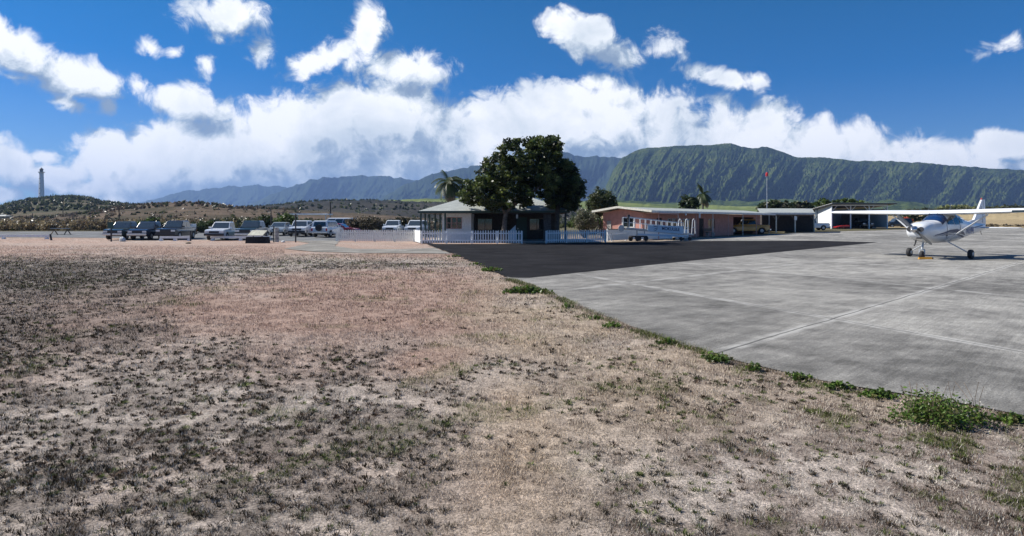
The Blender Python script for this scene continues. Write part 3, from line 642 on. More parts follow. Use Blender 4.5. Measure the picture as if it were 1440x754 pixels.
bush('dark_hedge', 568, 84, 303, 322, 62, 'dark olive hedge behind the two white cars', [(.03, .035, .018), (.05, .05, .028), (.09, .08, .05)], 6500, .13, 'hedge', lob=10)
bush('hill_tree', 124, 790, 277.5, 288, 15, 'dark tree clump on the right shoulder of the lighthouse hill', DKP, 1500, 1.0, 'tree', clump=2.2)
bush('red_shrub', 1272, 140, 306, 318, 18, 'orange-red flowering shrub beyond the aircraft nose', [(.42, .09, .04), (.05, .06, .025), (.3, .07, .03)], 1500, .2, 'shrub')
bush('dark_shrub', 1300, 150, 299, 312, 90, 'dark green shrub belt at the foot of the straw field', DKP, 5500, .3, 'shrub', lob=12, trunk=False)
bush('yellow_tree', 1345, 260, 287, 300, 60, 'pale yellow-green tree seen over the aircraft wing', [(.20, .22, .08), (.10, .13, .04), (.28, .28, .14)], 4500, .4, 'tree', lob=7, clump=1.2)

def scrub_mass(name, label, boxes, size_rng, pals, per, leaf):
    """an uncountable cover of low clumps; boxes: px0, px1, d0, d1, count, h0, h1, palette index, upright"""
    V = []; Fc = []; C = []; base = 0
    for px0, px1, d0, d1, cnt, h0, h1, pi, yfun in boxes:
        px = rng.uniform(px0, px1, cnt); d = np.sqrt(rng.uniform(0, 1, cnt)*(d1*d1-d0*d0)+d0*d0); x = (px-CX)/F*d
        z = np.array([yfun(a, b, c) for a, b, c in zip(px, x, d)]); pal = np.array(pals[pi]); col = pal[rng.integers(0, len(pal), cnt)]*rng.uniform(.7, 1.3, (cnt, 1))
        h = rng.uniform(h0, h1, cnt)*(.6+.8*fbm(x*.12, d*.12, 5, 3)); w = h*rng.uniform(.6, 1.3, cnt)
        rep = np.repeat(np.arange(cnt), per); u = rng.normal(0, 1, (len(rep), 3)); u /= np.linalg.norm(u, axis=1, keepdims=True); u *= rng.uniform(.4, 1, (len(rep), 1))
        pts = np.stack([x[rep]+u[:, 0]*w[rep]*.6, d[rep]+u[:, 1]*w[rep]*.6, z[rep]+h[rep]*(.5+.5*u[:, 2])], -1)
        v, f, c = leaf_cloud(pts, (leaf*d[rep]/100), col[rep]*rng.uniform(.7, 1.3, (len(rep), 1)), 1.0, 2.4); V.append(v); Fc.append(f+base); C.append(c); base += len(v)
    o = np_mesh(name, np.concatenate(V), np.concatenate(Fc), M_LEAF, cols=np.concatenate(C)); tag(o, label, None, kind='stuff')
flatz = lambda p, x, d: gz(0, d)
PAL = [[(.19, .15, .085), (.15, .115, .07), (.11, .08, .05), (.22, .18, .11)], [(.05, .06, .025), (.09, .10, .04), (.04, .045, .02)], [(.10, .08, .06), (.13, .10, .08), (.07, .065, .04), (.055, .065, .03)]]
scrub_mass('scrub', 'tangled dry brush and reeds behind the parking', [(-60, 330, 93, 112, 1000, .8, 1.7, 0, flatz), (-60, 420, 100, 170, 1300, .8, 1.8, 2, flatz), (-60, 420, 98, 160, 420, .8, 1.7, 1, flatz), (330, 480, 88, 125, 420, .9, 1.8, 1, flatz), (330, 640, 88, 130, 520, .7, 1.5, 2, flatz), (480, 1000, 95, 200, 500, .5, 1.2, 1, flatz), (1220, 1480, 118, 130, 200, .3, .7, 0, flatz)], None, PAL, 26, .22)
def rise_z(prof, d0, d1, z0):
    return lambda p, x, d: z0+(EYE+(HY-float(interp(prof, p)))/F*d1-z0)*float(sstep(0, 1, (d-d0)/(d1-d0)))-.3
scrub_mass('hill_scrub', 'dark scrub dotted over the low hills', [(330, 900, 330, 900, 900, 1.4, 3.2, 1, rise_z([(300, 300), (350, 293), (392, 291), (425, 286), (470, 284.5), (520, 284.5), (600, 288), (700, 290), (820, 296)], 300, 900, .5)), (1180, 1500, 255, 275, 500, 1.2, 2.8, 1, rise_z([(1180, 312), (1260, 305), (1330, 299.5), (1400, 297), (1500, 296)], 125, 270, .5)),
      (-40, 420, 150, 330, 800, .7, 1.6, 2, rise_z([(-300, 309), (60, 307), (120, 301), (170, 292), (205, 290), (240, 288), (262, 287), (290, 287.5), (318, 291), (350, 294), (420, 297)], 115, 330, .4)),
      (-60, 260, 420, 800, 1300, 1.2, 2.8, 1, rise_z([(-60, 298), (0, 293), (20, 288), (40, 283.5), (62, 281.5), (90, 279.3), (110, 280), (128, 282), (140, 286), (160, 288.5), (185, 290.5), (215, 291), (260, 293)], 210, 800, .5))], None, PAL, 14, .26)

# grass, weeds -----------------------------------------------------
def in_pave(x, y):
    """right of the lawn's edge"""
    pts = np.array([(p.x, p.y) for p in EDGE]+[]); o = np.argsort(pts[:, 1]); xe = np.interp(y, pts[o, 1], pts[o, 0])
    upper = np.array([(P(*q).x, P(*q).y) for q in ((713, 392), (680, 375), (640, 358), (606, 346))]); xu = np.interp(y, upper[:, 1], upper[:, 0])
    xe = np.where(y > EDGE[0].y, xu, xe)
    path = (y > 33) & (y < 60) & (x > (400-720)/900*y) 
    return (x > xe) | (y > 44) & (x > -16) | path & (y > 33.5) & (x > -15.5)
def blades():
    N = 800000
    d = 2.9*np.exp(rng.uniform(0, 1, N)**1.1*math.log(46/2.9)); px = rng.uniform(-60, 1500, N); x = (px-CX)/F*d; y = d
    keep = ~in_pave(x, y)
    ed = np.array([(p.x, p.y) for p in jag(EDGE, .03, .1)+[P(713, 392), P(680, 375), P(640, 358), P(606, 346)]]); ne = 26000; kk = rng.integers(0, len(ed), ne)
    x = np.concatenate([x[keep], ed[kk, 0]+rng.normal(-.03, .055, ne)]); y = np.concatenate([y[keep], ed[kk, 1]+rng.normal(-.03, .055, ne)]); n = len(x); isedge = np.arange(n) >= n-ne
    straw, dark, green, med, brown = patch_masks(x, y); green = np.where(isedge, sstep(.40, .62, fbm(x*1.3, y*1.3, 88, 3))*.9, green); straw = np.where(isedge, np.maximum(straw, .6), straw)
    sc = np.clip(y/6, .62, 4.0)
    clump = isedge*1.0+fbm(x*13, y*13, 63, 2)*sstep(12, 7, y)+fbm(x*4.5, y*4.5, 64, 3)*sstep(7, 12, y)
    keep = rng.uniform(0, 1, n) < np.clip((.22+.75*straw+green*.6+.5*brown+.25*dark)*sstep(.30, .62, clump)*1.5, 0, 1); x, y, straw, dark, green, sc, brown = [q[keep] for q in (x, y, straw, dark, green, sc, brown)]; n = len(x)
    L = rng.uniform(.018, .048, n)*sc**.5*(1+green*.5); w = .0034*sc*rng.uniform(.6, 1.2, n)
    a = rng.uniform(0, 2*math.pi, n); lean = rng.uniform(.25, 1.25, n)
    dx = np.cos(a)*np.sin(lean); dy = np.sin(a)*np.sin(lean); dz = np.cos(lean)
    z0 = -.022*np.ones(n)
    p0 = np.stack([x, y, z0], -1); sd = np.stack([-np.sin(a), np.cos(a), 0*a], -1)*w[:, None]
    tip = p0+np.stack([dx, dy, dz], -1)*L[:, None]; tip[:, 2] = np.maximum(tip[:, 2], .003)
    v = np.stack([p0-sd, p0+sd, tip], 1).reshape(-1, 3)
    warm = sstep(-1.8, .6, x+1.6*(fbm(x*.9, y*.9, 15, 3)-.5))[:, None]*.85; cs = np.array((.44, .315, .255))*(1-warm)+np.array((.54, .45, .335))*warm
    c = np.array((.52, .48, .42))*(1-straw[:, None])+cs*straw[:, None]
    k = (brown*.6 > rng.uniform(0, 1, n))[:, None]; c = np.where(k, np.array((.16, .115, .09)), c)
    g = (green*.85 > rng.uniform(0, 1, n))[:, None]; c = np.where(g, np.array((.12, .145, .04)), c)
    k = (dark*.8 > rng.uniform(0, 1, n))[:, None]; c = np.where(k, np.array((.045, .038, .03)), c)
    c = c*rng.uniform(.5, 1.35, (n, 1))
    o = np_mesh('grass', v, np.arange(3*n).reshape(-1, 3), M_DRY, cols=np.repeat(c, 3, 0)); tag(o, 'short dry lawn grass, straw coloured with green wisps', None, kind='stuff')
blades()
def tufts():
    """scorched rosettes: each many short leaves splayed low on the soil"""
    X_, Y_ = [], []
    for (y0, y1, cell) in ((2.9, 5, .062), (5, 8, .085), (8, 13, .13), (13, 20, .2), (20, 30, .32)):
        gy = np.arange(y0, y1, cell); gx = np.arange(-y1*.9, y1*.9, cell); GX, GY = np.meshgrid(gx, gy); GX = GX+rng.uniform(-.48, .48, GX.shape)*cell; GY = GY+rng.uniform(-.48, .48, GX.shape)*cell
        k = np.abs(GX) < GY*.88; X_.append(GX[k]); Y_.append(GY[k])
    x = np.concatenate(X_); y = np.concatenate(Y_); N = len(x)
    straw, dark, green, med, brown = patch_masks(x, y)
    left = sstep(1.4, -.6, x-.05*(y-4)); dens = fbm(x*.8, y*.8, 55, 3)
    wgt = left*(1-.97*sstep(.25, .7, straw))*np.clip(.45+1.0*sstep(.35, .60, dens), 0, 1)*.62+.30*(1-left)*sstep(.48, .66, dens)+.35*green*(x > 0)+.25*dark
    keep = (~in_pave(x, y)) & (rng.uniform(0, 1, N) < wgt); x = x[keep]; y = y[keep]; green = green[keep]; left = left[keep]; n = len(x); per = np.clip(56-3*y, 14, 44).astype(int)
    rad = (.020+.042*rng.uniform(0, 1, n)**1.8)*np.where(y > 13, 2.2, np.where(y > 8, 1.6, np.where(y > 5, 1.2, 1))); gr = rng.uniform(0, 1, n) < .12+.55*(green > .3)+.35*(1-left)
    base = np.where(gr[:, None], np.array((.070, .085, .028)), np.where(rng.uniform(0, 1, (n, 1)) < .3, np.array((.070, .048, .034)), np.array((.034, .027, .017))))*rng.uniform(.6, 1.6, (n, 1))
    rep = np.repeat(np.arange(n), per); m = len(rep); a = rng.uniform(0, 2*math.pi, m); rr = rad[rep]*rng.uniform(0, .9, m); lean = np.clip(.55+1.0*rr/rad[rep]+rng.normal(0, .25, m), 0, 1.5)
    p0 = np.stack([x[rep]+np.cos(a)*rr*.8, y[rep]+np.sin(a)*rr*.8, -.022*np.ones(m)], -1); a2 = a+rng.normal(0, .8, m); L = (.020+rad[rep]*.42)*rng.uniform(.6, 1.1, m); w = (.0020+.0009*np.clip(y[rep]-3, 0, 12))
    tip = p0+np.stack([np.cos(a2)*np.sin(lean), np.sin(a2)*np.sin(lean), np.cos(lean)], -1)*L[:, None]; sd = np.stack([-np.sin(a2), np.cos(a2), 0*a2], -1)*w[:, None]
    mid = (p0+tip)/2
    v = np.stack([p0-sd*.5, mid+sd, tip, mid-sd], 1).reshape(-1, 3); c = base[rep]*rng.uniform(.5, 1.7, (m, 1))
    o = np_mesh('scorched_tufts', v, np.arange(4*m).reshape(-1, 4), M_DRY, cols=np.repeat(c, 4, 0)); tag(o, 'dark scorched low tufts matted across the lawn', None, kind='stuff')
    print('tufts', n, m)
tufts()

def weed(px, y, wpx, h, label, n=500, flowers=0, pal=None, size=.02, stalks=0):
    p = P(px, y); t = thing('weed_clump', label, 'weed', p, group='green weeds along the edge of the pavement'); hw = wpx/2/F*p.y
    pal = np.array(pal or [(.085, .15, .025), (.13, .20, .035), (.06, .10, .02), (.14, .14, .05), (.10, .17, .03)])
    nc = max(6, n//16); cx = rng.normal(0, .42, nc)*hw; cyy = rng.normal(0, .35, nc)*min(hw, .35); ch = h*rng.uniform(.25, 1, nc)*np.exp(-(cx/hw)**2)
    rep = np.repeat(np.arange(nc), 16); pts = np.stack([cx[rep], cyy[rep], ch[rep]*rng.uniform(.1, 1, len(rep))], -1)+rng.normal(0, h*.12, (len(rep), 3)); pts[:, 2] = np.abs(pts[:, 2])
    cols = pal[rng.integers(0, len(pal), nc)][rep]*rng.uniform(.6, 1.4, (len(rep), 1)); v, f, c = leaf_cloud(pts, size, cols, .6, 2.0)
    np_mesh('leaves', v, f, M_LEAF, t, cols=c)
    if stalks:
        for i in range(stalks):
            mb = MB(); a = random.uniform(-hw*.8, hw*.9); b_ = random.uniform(-.05, .08); mb.path([Vector((a, 0, 0)), Vector((a+b_, random.uniform(-.05, .05), h*.8)), Vector((a+b_*1.8, random.uniform(-.05, .1), h*random.uniform(1.1, 1.5)))], .0022, 4)
            mb.build('dry_stalk', M_WOOD, t)
    if flowers:
        pts = np.stack([rng.uniform(-hw, hw, flowers), rng.uniform(-.2, .15, flowers), rng.uniform(.03, h, flowers)], -1); v, f, c = leaf_cloud(pts, .013, np.tile(np.array((.75, .72, .62)), (flowers, 1)), .5, 1.2)
        np_mesh('blossom', v, f, M_LEAF, t, cols=c)
    return t
weed(1322, 590, 122, .21, 'largest green weed clump with pale blossoms and dry stalks at the pavement edge', 2600, 26, size=.017, stalks=16)
weed(1006, 507, 46, .10, 'bright green weed tuft at the middle of the pavement edge', 700, size=.02)
weed(738, 411, 72, .14, 'flat green weed mat where the dark asphalt meets the concrete', 2200, size=.035)
weed(690, 381, 42, .13, 'green weed patch beside the left edge of the asphalt', 900, size=.04)
for i, (a, b, w, h) in enumerate(((797, 432, 16, .09), (862, 459, 34, .07), (938, 482, 30, .07), (1062, 520, 36, .07), (1120, 532, 40, .06), (1180, 544, 40, .05), (1232, 556, 50, .06), (1420, 592, 46, .06), (640, 361, 30, .08), (668, 372, 20, .1), (838, 448, 22, .05))):
    weed(a, b, w, h, ['single upright green sprig nearest the asphalt corner', 'low green weed strip left of the pale concrete corner', 'small weed strip just left of the bright middle tuft', 'first weed patch right of the bright middle tuft', 'second weed patch right of the bright middle tuft', 'sparse weed strip halfway to the large clump', 'weed strip just left of the large blossoming clump', 'weed strip just right of the large blossoming clump', 'tiny weed patch near the white fence corner', 'small weed patch left of the green patch by the asphalt', 'thin weed wisps on the upper concrete edge'][i], int(14*w), size=.018 if b > 430 else .035)
#PART2
# ------------------------------------------------------------------ buildings
def text_part(name, s, size, m, parent, Mx, ext=.004, align='CENTER'):
    cu = bpy.data.curves.new(name, 'FONT'); cu.body = s; cu.size = size; cu.extrude = ext; cu.align_x = align; cu.align_y = 'CENTER'; cu.offset = size*.018
    to = bpy.data.objects.new(name+'_tmp', cu); COL.objects.link(to); dg = bpy.context.evaluated_depsgraph_get(); dg.update()
    me = bpy.data.meshes.new_from_object(to.evaluated_get(dg)); me.name = name
    bpy.data.objects.remove(to); bpy.data.curves.remove(cu); me.materials.clear(); me.materials.append(m); me.transform(Mx)
    o = bpy.data.objects.new(name, me); COL.objects.link(o); o.parent = parent; return o
def basis(ex, ey, o):
    ex = Vector(ex).normalized(); ey = Vector(ey).normalized(); ez = ex.cross(ey)
    M = Matrix((ex, ey, ez)).transposed().to_4x4(); M.translation = Vector(o); return M
def hip_roof(mb, c, ridge_pts, th=.07):
    """c: 4 eave corners counter-clockwise from front left, ridge_pts: left and right"""
    c = [Vector(p) for p in c]; l, r = [Vector(p) for p in ridge_pts]; t = Vector((0, 0, -th))
    for poly in ([c[0], c[1], r, l], [c[1], c[2], r], [c[2], c[3], l, r], [c[3], c[0], l]): mb.slab(poly, t)

def terminal():
    t = thing('terminal_house', 'small white terminal house with pale hipped metal roof and dark porch behind picket fence', 'building', (0, 0, 0))
    e = 2.62; c = [(-7.75, 53.0, e), (4.75, 53.0, e+.04), (4.75, 64.5, e), (-7.75, 64.5, e)]
    mb = MB(); hip_roof(mb, c, [(-4.0, 58.7, 4.05), (1.55, 58.7, 4.05)]); rf = mb.build('roof', M_ROOF, t)
    mb = MB(); mb.beam((-7.75, 52.97, e-.10), (4.75, 52.97, e-.06), .05, .15); mb.beam((-7.79, 53, e-.10), (-7.79, 64.5, e-.10), .05, .15); mb.beam((4.79, 53, e-.08), (4.79, 64.5, e-.08), .05, .15); mb.build('fascia', M_GREEN_P, rf)
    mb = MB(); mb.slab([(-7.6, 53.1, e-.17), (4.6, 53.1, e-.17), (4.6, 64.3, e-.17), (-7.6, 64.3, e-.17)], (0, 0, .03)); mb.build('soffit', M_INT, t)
    mb = MB(); mb.slab([(-7.6, 53.1, .0), (4.6, 53.1, .0), (4.6, 64.3, .0), (-7.6, 64.3, .0)], (0, 0, .12)); mb.build('porch_floor', M_CONC, t)
    # white room on the left, front wall with a window opening (butted pieces)
    mb = MB(); y0 = 55.0
    mb.box((-6.0, y0, .62), (.9, .14, 1.0)); 
    mb = MB(); zb, zt = .12, e-.17
    def wallbox(x0, x1, z0, z1, yy=y0, th=.14): mb.box(((x0+x1)/2, yy, (z0+z1)/2), (x1-x0, th, z1-z0))
    wallbox(-6.0, -5.66, zb, zt); wallbox(-5.66, -4.3, zb, 1.12); wallbox(-5.66, -4.3, 2.12, zt); wallbox(-4.3, -3.5, zb, zt)
    mb.box((-6.0+.07, 59.4, (zb+zt)/2), (.14, 8.66, zt-zb)); mb.box((-3.57, 57.2, (zb+zt)/2), (.14, 4.26, zt-zb))
    mb.build('white_wall', M_WHITE_OLD, t)
    for i in range(3):
        xa = -5.62+i*.44
        w = MB().box((xa+.21, y0-.01, 1.62), (.38, .03, .92)).build('window', M_GLASS, t)
        MB().box((xa+.21, y0-.06, 2.09), (.44, .05, .06)).box((xa+.21, y0-.06, 1.15), (.44, .05, .06)).box((xa+.01, y0-.06, 1.62), (.05, .05, .88)).box((xa+.41, y0-.06, 1.62), (.05, .05, .88)).box((xa+.21, y0-.05, 1.62), (.33, .04, .04)).build('frame', M_PINKD, w)
    MB().beam((-6.0, 54.86, 1.02), (-3.5, 54.86, 1.02), .05, .09).build('sill_board', M_WHITE, t)
    # dark porch back wall, door, notice board
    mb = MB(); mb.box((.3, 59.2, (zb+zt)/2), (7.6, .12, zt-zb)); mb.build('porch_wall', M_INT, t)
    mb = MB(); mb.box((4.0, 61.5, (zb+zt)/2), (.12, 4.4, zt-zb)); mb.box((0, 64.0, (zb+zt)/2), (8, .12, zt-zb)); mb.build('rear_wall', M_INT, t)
    for xa in (-2.5, 2.3):
        w = MB().box((xa, 59.11, 1.5), (1.3, .04, 1.0)).build('window', M_GLASS, t); MB().box((xa, 59.07, 2.03), (1.4, .05, .07)).box((xa, 59.07, .97), (1.4, .05, .07)).box((xa, 59.07, 1.5), (.05, .05, .98)).build('frame', M_WOOD, w)
    d = MB().box((.9, 59.1, 1.15), (.95, .06, 2.0)).build('door', M_GREEN_P, t); MB().box((.55, 59.04, 1.1), (.1, .05, .05)).build('handle', M_CHROME, d)
    MB().box((.42, 53.4, 2.16), (.16, .10, .32)).beam((.42, 53.4, 2.3), (.42, 53.4, 2.46), .02, .02).build('porch_lantern', M_GALV, t)
    # pale boarded stair cheek beside the trunk
    MB().slab([(-.35, 54.4, .12), (.32, 54.4, .12), (.32, 54.4, 1.45), (-.35, 54.4, .8)], (0, .1, 0)).build('stair_cheek', M_BLUEP, t)
    MB().box((3.0, 54.6, (zb+zt)/2), (.62, .5, zt-zb)).build('stone_pillar', M_BRICK, t)
    for (px_, yy) in ((592, 53.3), (598, 56.0), (604, 58.5), (612, 54.8), (619, 56.8), (626, 53.3)):
        MB().box((X(px_, yy), yy, (zb+e-.2)/2), (.13, .13, e-.2-zb)).build('post', M_GREEN_P, t)
    MB().box((4.45, 53.3, (zb+e-.15)/2), (.16, .16, e-.15-zb)).build('post', M_DARK, t)
    MB().box((4.62, 52.85, e+.03), (.42, .12, .08)).build('gutter_outlet', M_WHITE, t)
    MB().beam((-7.3, 53.5, 1.0), (-6.2, 53.5, 1.0), .05, .09).beam((-7.3, 53.5, .5), (-6.2, 53.5, .5), .05, .07).build('porch_rail', M_GREEN_P, t)
terminal()

def picket_fence(name, p0, p1, h, sp, m, label, pw=.095, bay=2.0, point=True, z0=.06, gaps=True):
    p0 = Vector(p0); p1 = Vector(p1); L = (p1-p0).length; ang = math.atan2(p1.y-p0.y, p1.x-p0.x); t = thing(name, label, 'fence', (p0.x, p0.y, gz(0, (p0.y+p1.y)/2)), ang, 'white picket fences round the terminal')
    nb = max(1, round(L/bay)); bl = L/nb
    for b in range(nb):
        mb = MB(); n = int(bl/sp)
        for i in range(n):
            x = b*bl+(i+.5)*bl/n; w = pw/2; hh = h*random.uniform(.985, 1.015); k = random.uniform(-.006, .006)
            pts = [(x-w, -.03, z0), (x+w, -.03, z0), (x+w+k, -.03, hh-(.07 if point else 0))]+([(x+k, -.03, hh)] if point else [])+[(x-w+k, -.03, hh-(.07 if point else 0))]
            mb.slab(pts, (0, .022, 0))
        mb.build('picket_panel', m, t)
    for zz in (.25, h-.25): MB().beam((0, .012, zz), (L, .012, zz), .04, .08).build('rail', m, t)
    for b in range(nb+1): MB().box((min(L-.05, max(.05, b*bl)), .08, (h-.06)/2), (.10, .09, h-.06)).build('post', m, t)
    return t
picket_fence('picket_fence', (X(592, 50), 50, 0), (X(735, 49.8), 49.8, 0), 1.06, .195, M_WHITE_OLD, 'long white picket fence left of the porch opening, beneath the larger tree')
picket_fence('picket_fence', (X(768, 50.6), 50.6, 0), (X(853, 53.5), 53.5, 0), 1.06, .17, M_WHITE_OLD, 'white picket fence right of the porch opening, beside the pink building', pw=.09)
picket_fence('picket_fence', (X(472, 56), 56, 0), (X(583, 54.6), 54.6, 0), 1.04, .16, M_FENCE2, 'close-boarded off-white picket fence along the small straw lawn', pw=.12)
picket_fence('picket_fence', (X(583.5, 54.6), 54.6, 0), (X(591.4, 50.1), 50.1, 0), 1.06, .14, M_WHITE, 'short sunlit picket fence turning the corner at the left end of the terminal', pw=.125)

def board_fence():
    a = Vector((X(855, 57), 57, 0)); b = Vector((X(968, 66), 66, 0)); t = thing('board_fence', 'low greyish white board fence behind the boarding ramp', 'fence', a, math.atan2(b.y-a.y, b.x-a.x)); L = (b-a).length
    nb = 5
    for k in range(nb):
        mb = MB(); n = 16
        for i in range(n): mb.box((k*L/nb+(i+.5)*L/nb/n, 0, .56), (L/nb/n*.93, .03, .98))
        mb.build('board_panel', M_WHITE_OLD, t)
    for k in range(nb+1): MB().box((k*L/nb, .06, .55), (.1, .09, 1.1)).build('post', M_WHITE_OLD, t)
    MB().beam((0, -.03, 1.06), (L, -.03, 1.06), .06, .06).build('top_rail', M_WOOD, t)
board_fence()

def pink_building():
    A = Vector((12.6, 62.0, 0)); B = Vector((31.2, 80.5, 0)); u = (B-A).normalized(); v = Vector((-u.y, u.x, 0)); L = (B-A).length
    ang = math.atan2(u.y, u.x); t = thing('pink_building', 'long low pink building with white-edged flat gable roof', 'building', (A.x, A.y, .03), ang)
    Wd = 4.7; eh = 2.75; rh = 3.2; ov = 1.6      # local: x along the front, y to the back
    # end wall (gable), butted pieces with a window
    mb = MB(); mb.slab([(0, 0, 0), (0, Wd, 0), (0, Wd, eh-.15), (0, Wd*.5, rh-.18), (0, 0, eh-.15)], (.15, 0, 0)); mb.build('gable_wall', M_PINK, t)
    w = MB().box((-.02, 1.6, 1.65), (.05, 1.3, .9)).build('window', M_GLASS, t); MB().box((-.06, 1.6, 2.12), (.05, 1.42, .07)).box((-.06, 1.6, 1.18), (.05, 1.42, .07)).box((-.06, .93, 1.65), (.05, .07, .87)).box((-.06, 2.27, 1.65), (.05, .07, .87)).build('frame', M_WHITE, w)
    MB().box((-.05, 3.9, 1.0), (.06, .5, 1.6)).build('meter_cabinet', M_CONC, t)
    # front wall in pieces between door and window openings
    openings = [(2.6, 3.6, 0, 2.1, 'door'), (4.6, 6.4, .9, 2.1, 'window'), (7.6, 9.4, .9, 2.1, 'window'), (11.0, 12.0, 0, 2.1, 'door'), (13.0, 14.6, .9, 2.1, 'window'), (19.0, 24.4, 0, 2.3, 'bay')]
    mb = MB(); x = .15
    for a, b, z0, z1, k in openings:
        mb.box(((x+a)/2, .075, (eh-.15)/2), (a-x, .15, eh-.15)); mb.box(((a+b)/2, .075, (z1+eh-.15)/2), (b-a, .15, eh-.15-z1))
        if z0 > 0: mb.box(((a+b)/2, .075, z0/2), (b-a, .15, z0))
        x = b
    mb.box(((x+L)/2, .075, (eh-.15)/2), (L-x, .15, eh-.15)); mb.box((L-.07, Wd/2+.1, (eh-.15)/2), (.14, Wd-.2, eh-.15)); mb.box((L/2, Wd-.1, (eh-.15)/2), (L-.4, .15, eh-.15)); mb.box((18.6, 2.4, (eh-.2)/2), (.12, 4.4, eh-.2)); mb.build('front_wall', M_PINK, t)
    for a, b, z0, z1, k in openings:
        if k == 'door':
            d = MB().box(((a+b)/2, .10, (z0+z1)/2), (b-a-.02, .05, z1-z0-.02)).build('door', M_INT, t); MB().box((b-.14, .055, 1.05), (.05, .05, .12)).build('handle', M_CHROME, d)
        elif k == 'window':
            w = MB().box(((a+b)/2, .10, (z0+z1)/2), (b-a-.02, .04, z1-z0-.02)).build('window', M_GLASS, t); f = MB()
            for xx in (a+.03, (a+b)/2, b-.03): f.box((xx, .05, (z0+z1)/2), (.06, .04, z1-z0-.14))
            f.box(((a+b)/2, .05, z1-.04), (b-a-.02, .04, .06)).box(((a+b)/2, .05, z0+.04), (b-a-.02, .04, .06))
            f.build('frame', M_PINKD, w)
    # roof: ridge along x, gabled to the left, front overhang
    r = MB(); th = -.12
    yr = Wd*.5; xs, xe = -.75, L+.8
    fr = lambda yy: rh+.02-(yr-yy)*(rh-eh)/(yr+ov)
    r.slab([(xs, -ov, eh), (xe, -ov, eh), (xe, yr, rh), (xs, yr, rh)], (0, 0, th)); r.slab([(xs, yr, rh), (xe, yr, rh), (xe, Wd+.8, eh+.05), (xs, Wd+.8, eh+.05)], (0, 0, th))
    rf = r.build('roof', M_ROOF, t)
    MB().beam((xs, -ov-.03, eh-.07), (xe, -ov-.03, eh-.07), .05, .2).build('front_fascia', M_ROOFW, rf)
    MB().beam((xs-.03, -ov, eh-.04), (xs-.03, yr, rh-.04), .05, .2).beam((xs-.03, yr, rh-.04), (xs-.03, Wd+.8, eh+.01), .05, .2).build('gable_fascia', M_CREAM, rf)
    MB().slab([(.3, -ov-.15, eh-.16), (3.8, -ov-.15, eh-.22), (3.8, -.2, eh-.22), (.3, -.2, eh-.16)], (0, 0, -.1)).build('entrance_canopy', M_PINKD, t)
    for i in range(8): MB().tube((.6+i*3.55, -ov+.12, 0), (.6+i*3.55, -ov+.12, eh-.14), .045).build('post', M_ROOFW if i % 2 else M_PINKD, t)
    MB().box((8.0, -ov-.10, 2.35), (.14, .12, .5)).build('hanging_lamp', M_LAMP, t)
    MB().lathe([(.02, -.1), (.09, -.06), (.09, .06), (.02, .1)], (5.2, -ov-.12, eh-.3), 10).build('flood_lamp', M_LAMP, t)
    return t, u, v, L
pink_building()

def bench(x, y, z, rz, label):
    t = thing('bench', label, 'bench', (x, y, z), rz)
    MB().box((0, 0, .45), (1.5, .4, .05)).build('seat', M_WOOD, t); MB().box((0, .2, .72), (1.5, .04, .32)).build('backrest', M_WOOD, t)
    for s in (-.62, .62): MB().box((s, 0, .215), (.06, .36, .42)).build('leg', M_GALV, t)
bench(21.6, 69.8, .16, R(44), 'dark slatted bench under the pink building overhang')

def carport():
    t = thing('carport', 'open carport with pale sloping roof and two cream posts beside the pink building', 'carport', (0, 0, 0)); d0 = 84.0; g = gz(0, 85)
    x0 = X(1078, d0); x1 = X(1150, 88)
    r = MB(); r.slab([(x0-1.2, d0-1, 2.95), (x1-2.2, d0+.2, 2.95), (x1+.6, d0+7, 3.7), (x0+1.5, d0+7, 3.7)], (0, 0, -.12)); rf = r.build('roof', M_ROOF, t)
    MB().beam((x0-1.2, d0-1.04, 2.86), (x1-2.2, d0+.16, 2.86), .05, .24).build('fascia', M_ROOFW, rf)
    MB().beam((x0-1.0, d0-.75, 2.66), (x1-2.4, d0+.4, 2.66), .12, .16).build('beam', M_WOOD, t)
    for px_, dd in ((1089, 84.2), (1115.5, 84.6), (1142, 90)):
        xx = X(px_, dd); p = MB(); p.box((xx, dd-.55, g+1.15), (.14, .14, 2.3)); p.build('post', M_CREAM, t)
        b = MB(); b.beam((xx, dd-.55, g+1.55), (xx-.5, dd-.6, 2.6), .08, .08); b.beam((xx, dd-.55, g+1.55), (xx+.5, dd-.5, 2.6), .08, .08); b.build('brace', M_WOOD, t)
    MB().box((X(1115.5, 84.6), 83.9, 2.25), (.32, .06, .5)).build('notice_plate', M_WHITE, t)
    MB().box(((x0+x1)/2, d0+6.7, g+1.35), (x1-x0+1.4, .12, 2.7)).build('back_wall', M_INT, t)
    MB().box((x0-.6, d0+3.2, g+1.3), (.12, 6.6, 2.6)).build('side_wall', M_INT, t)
carport()
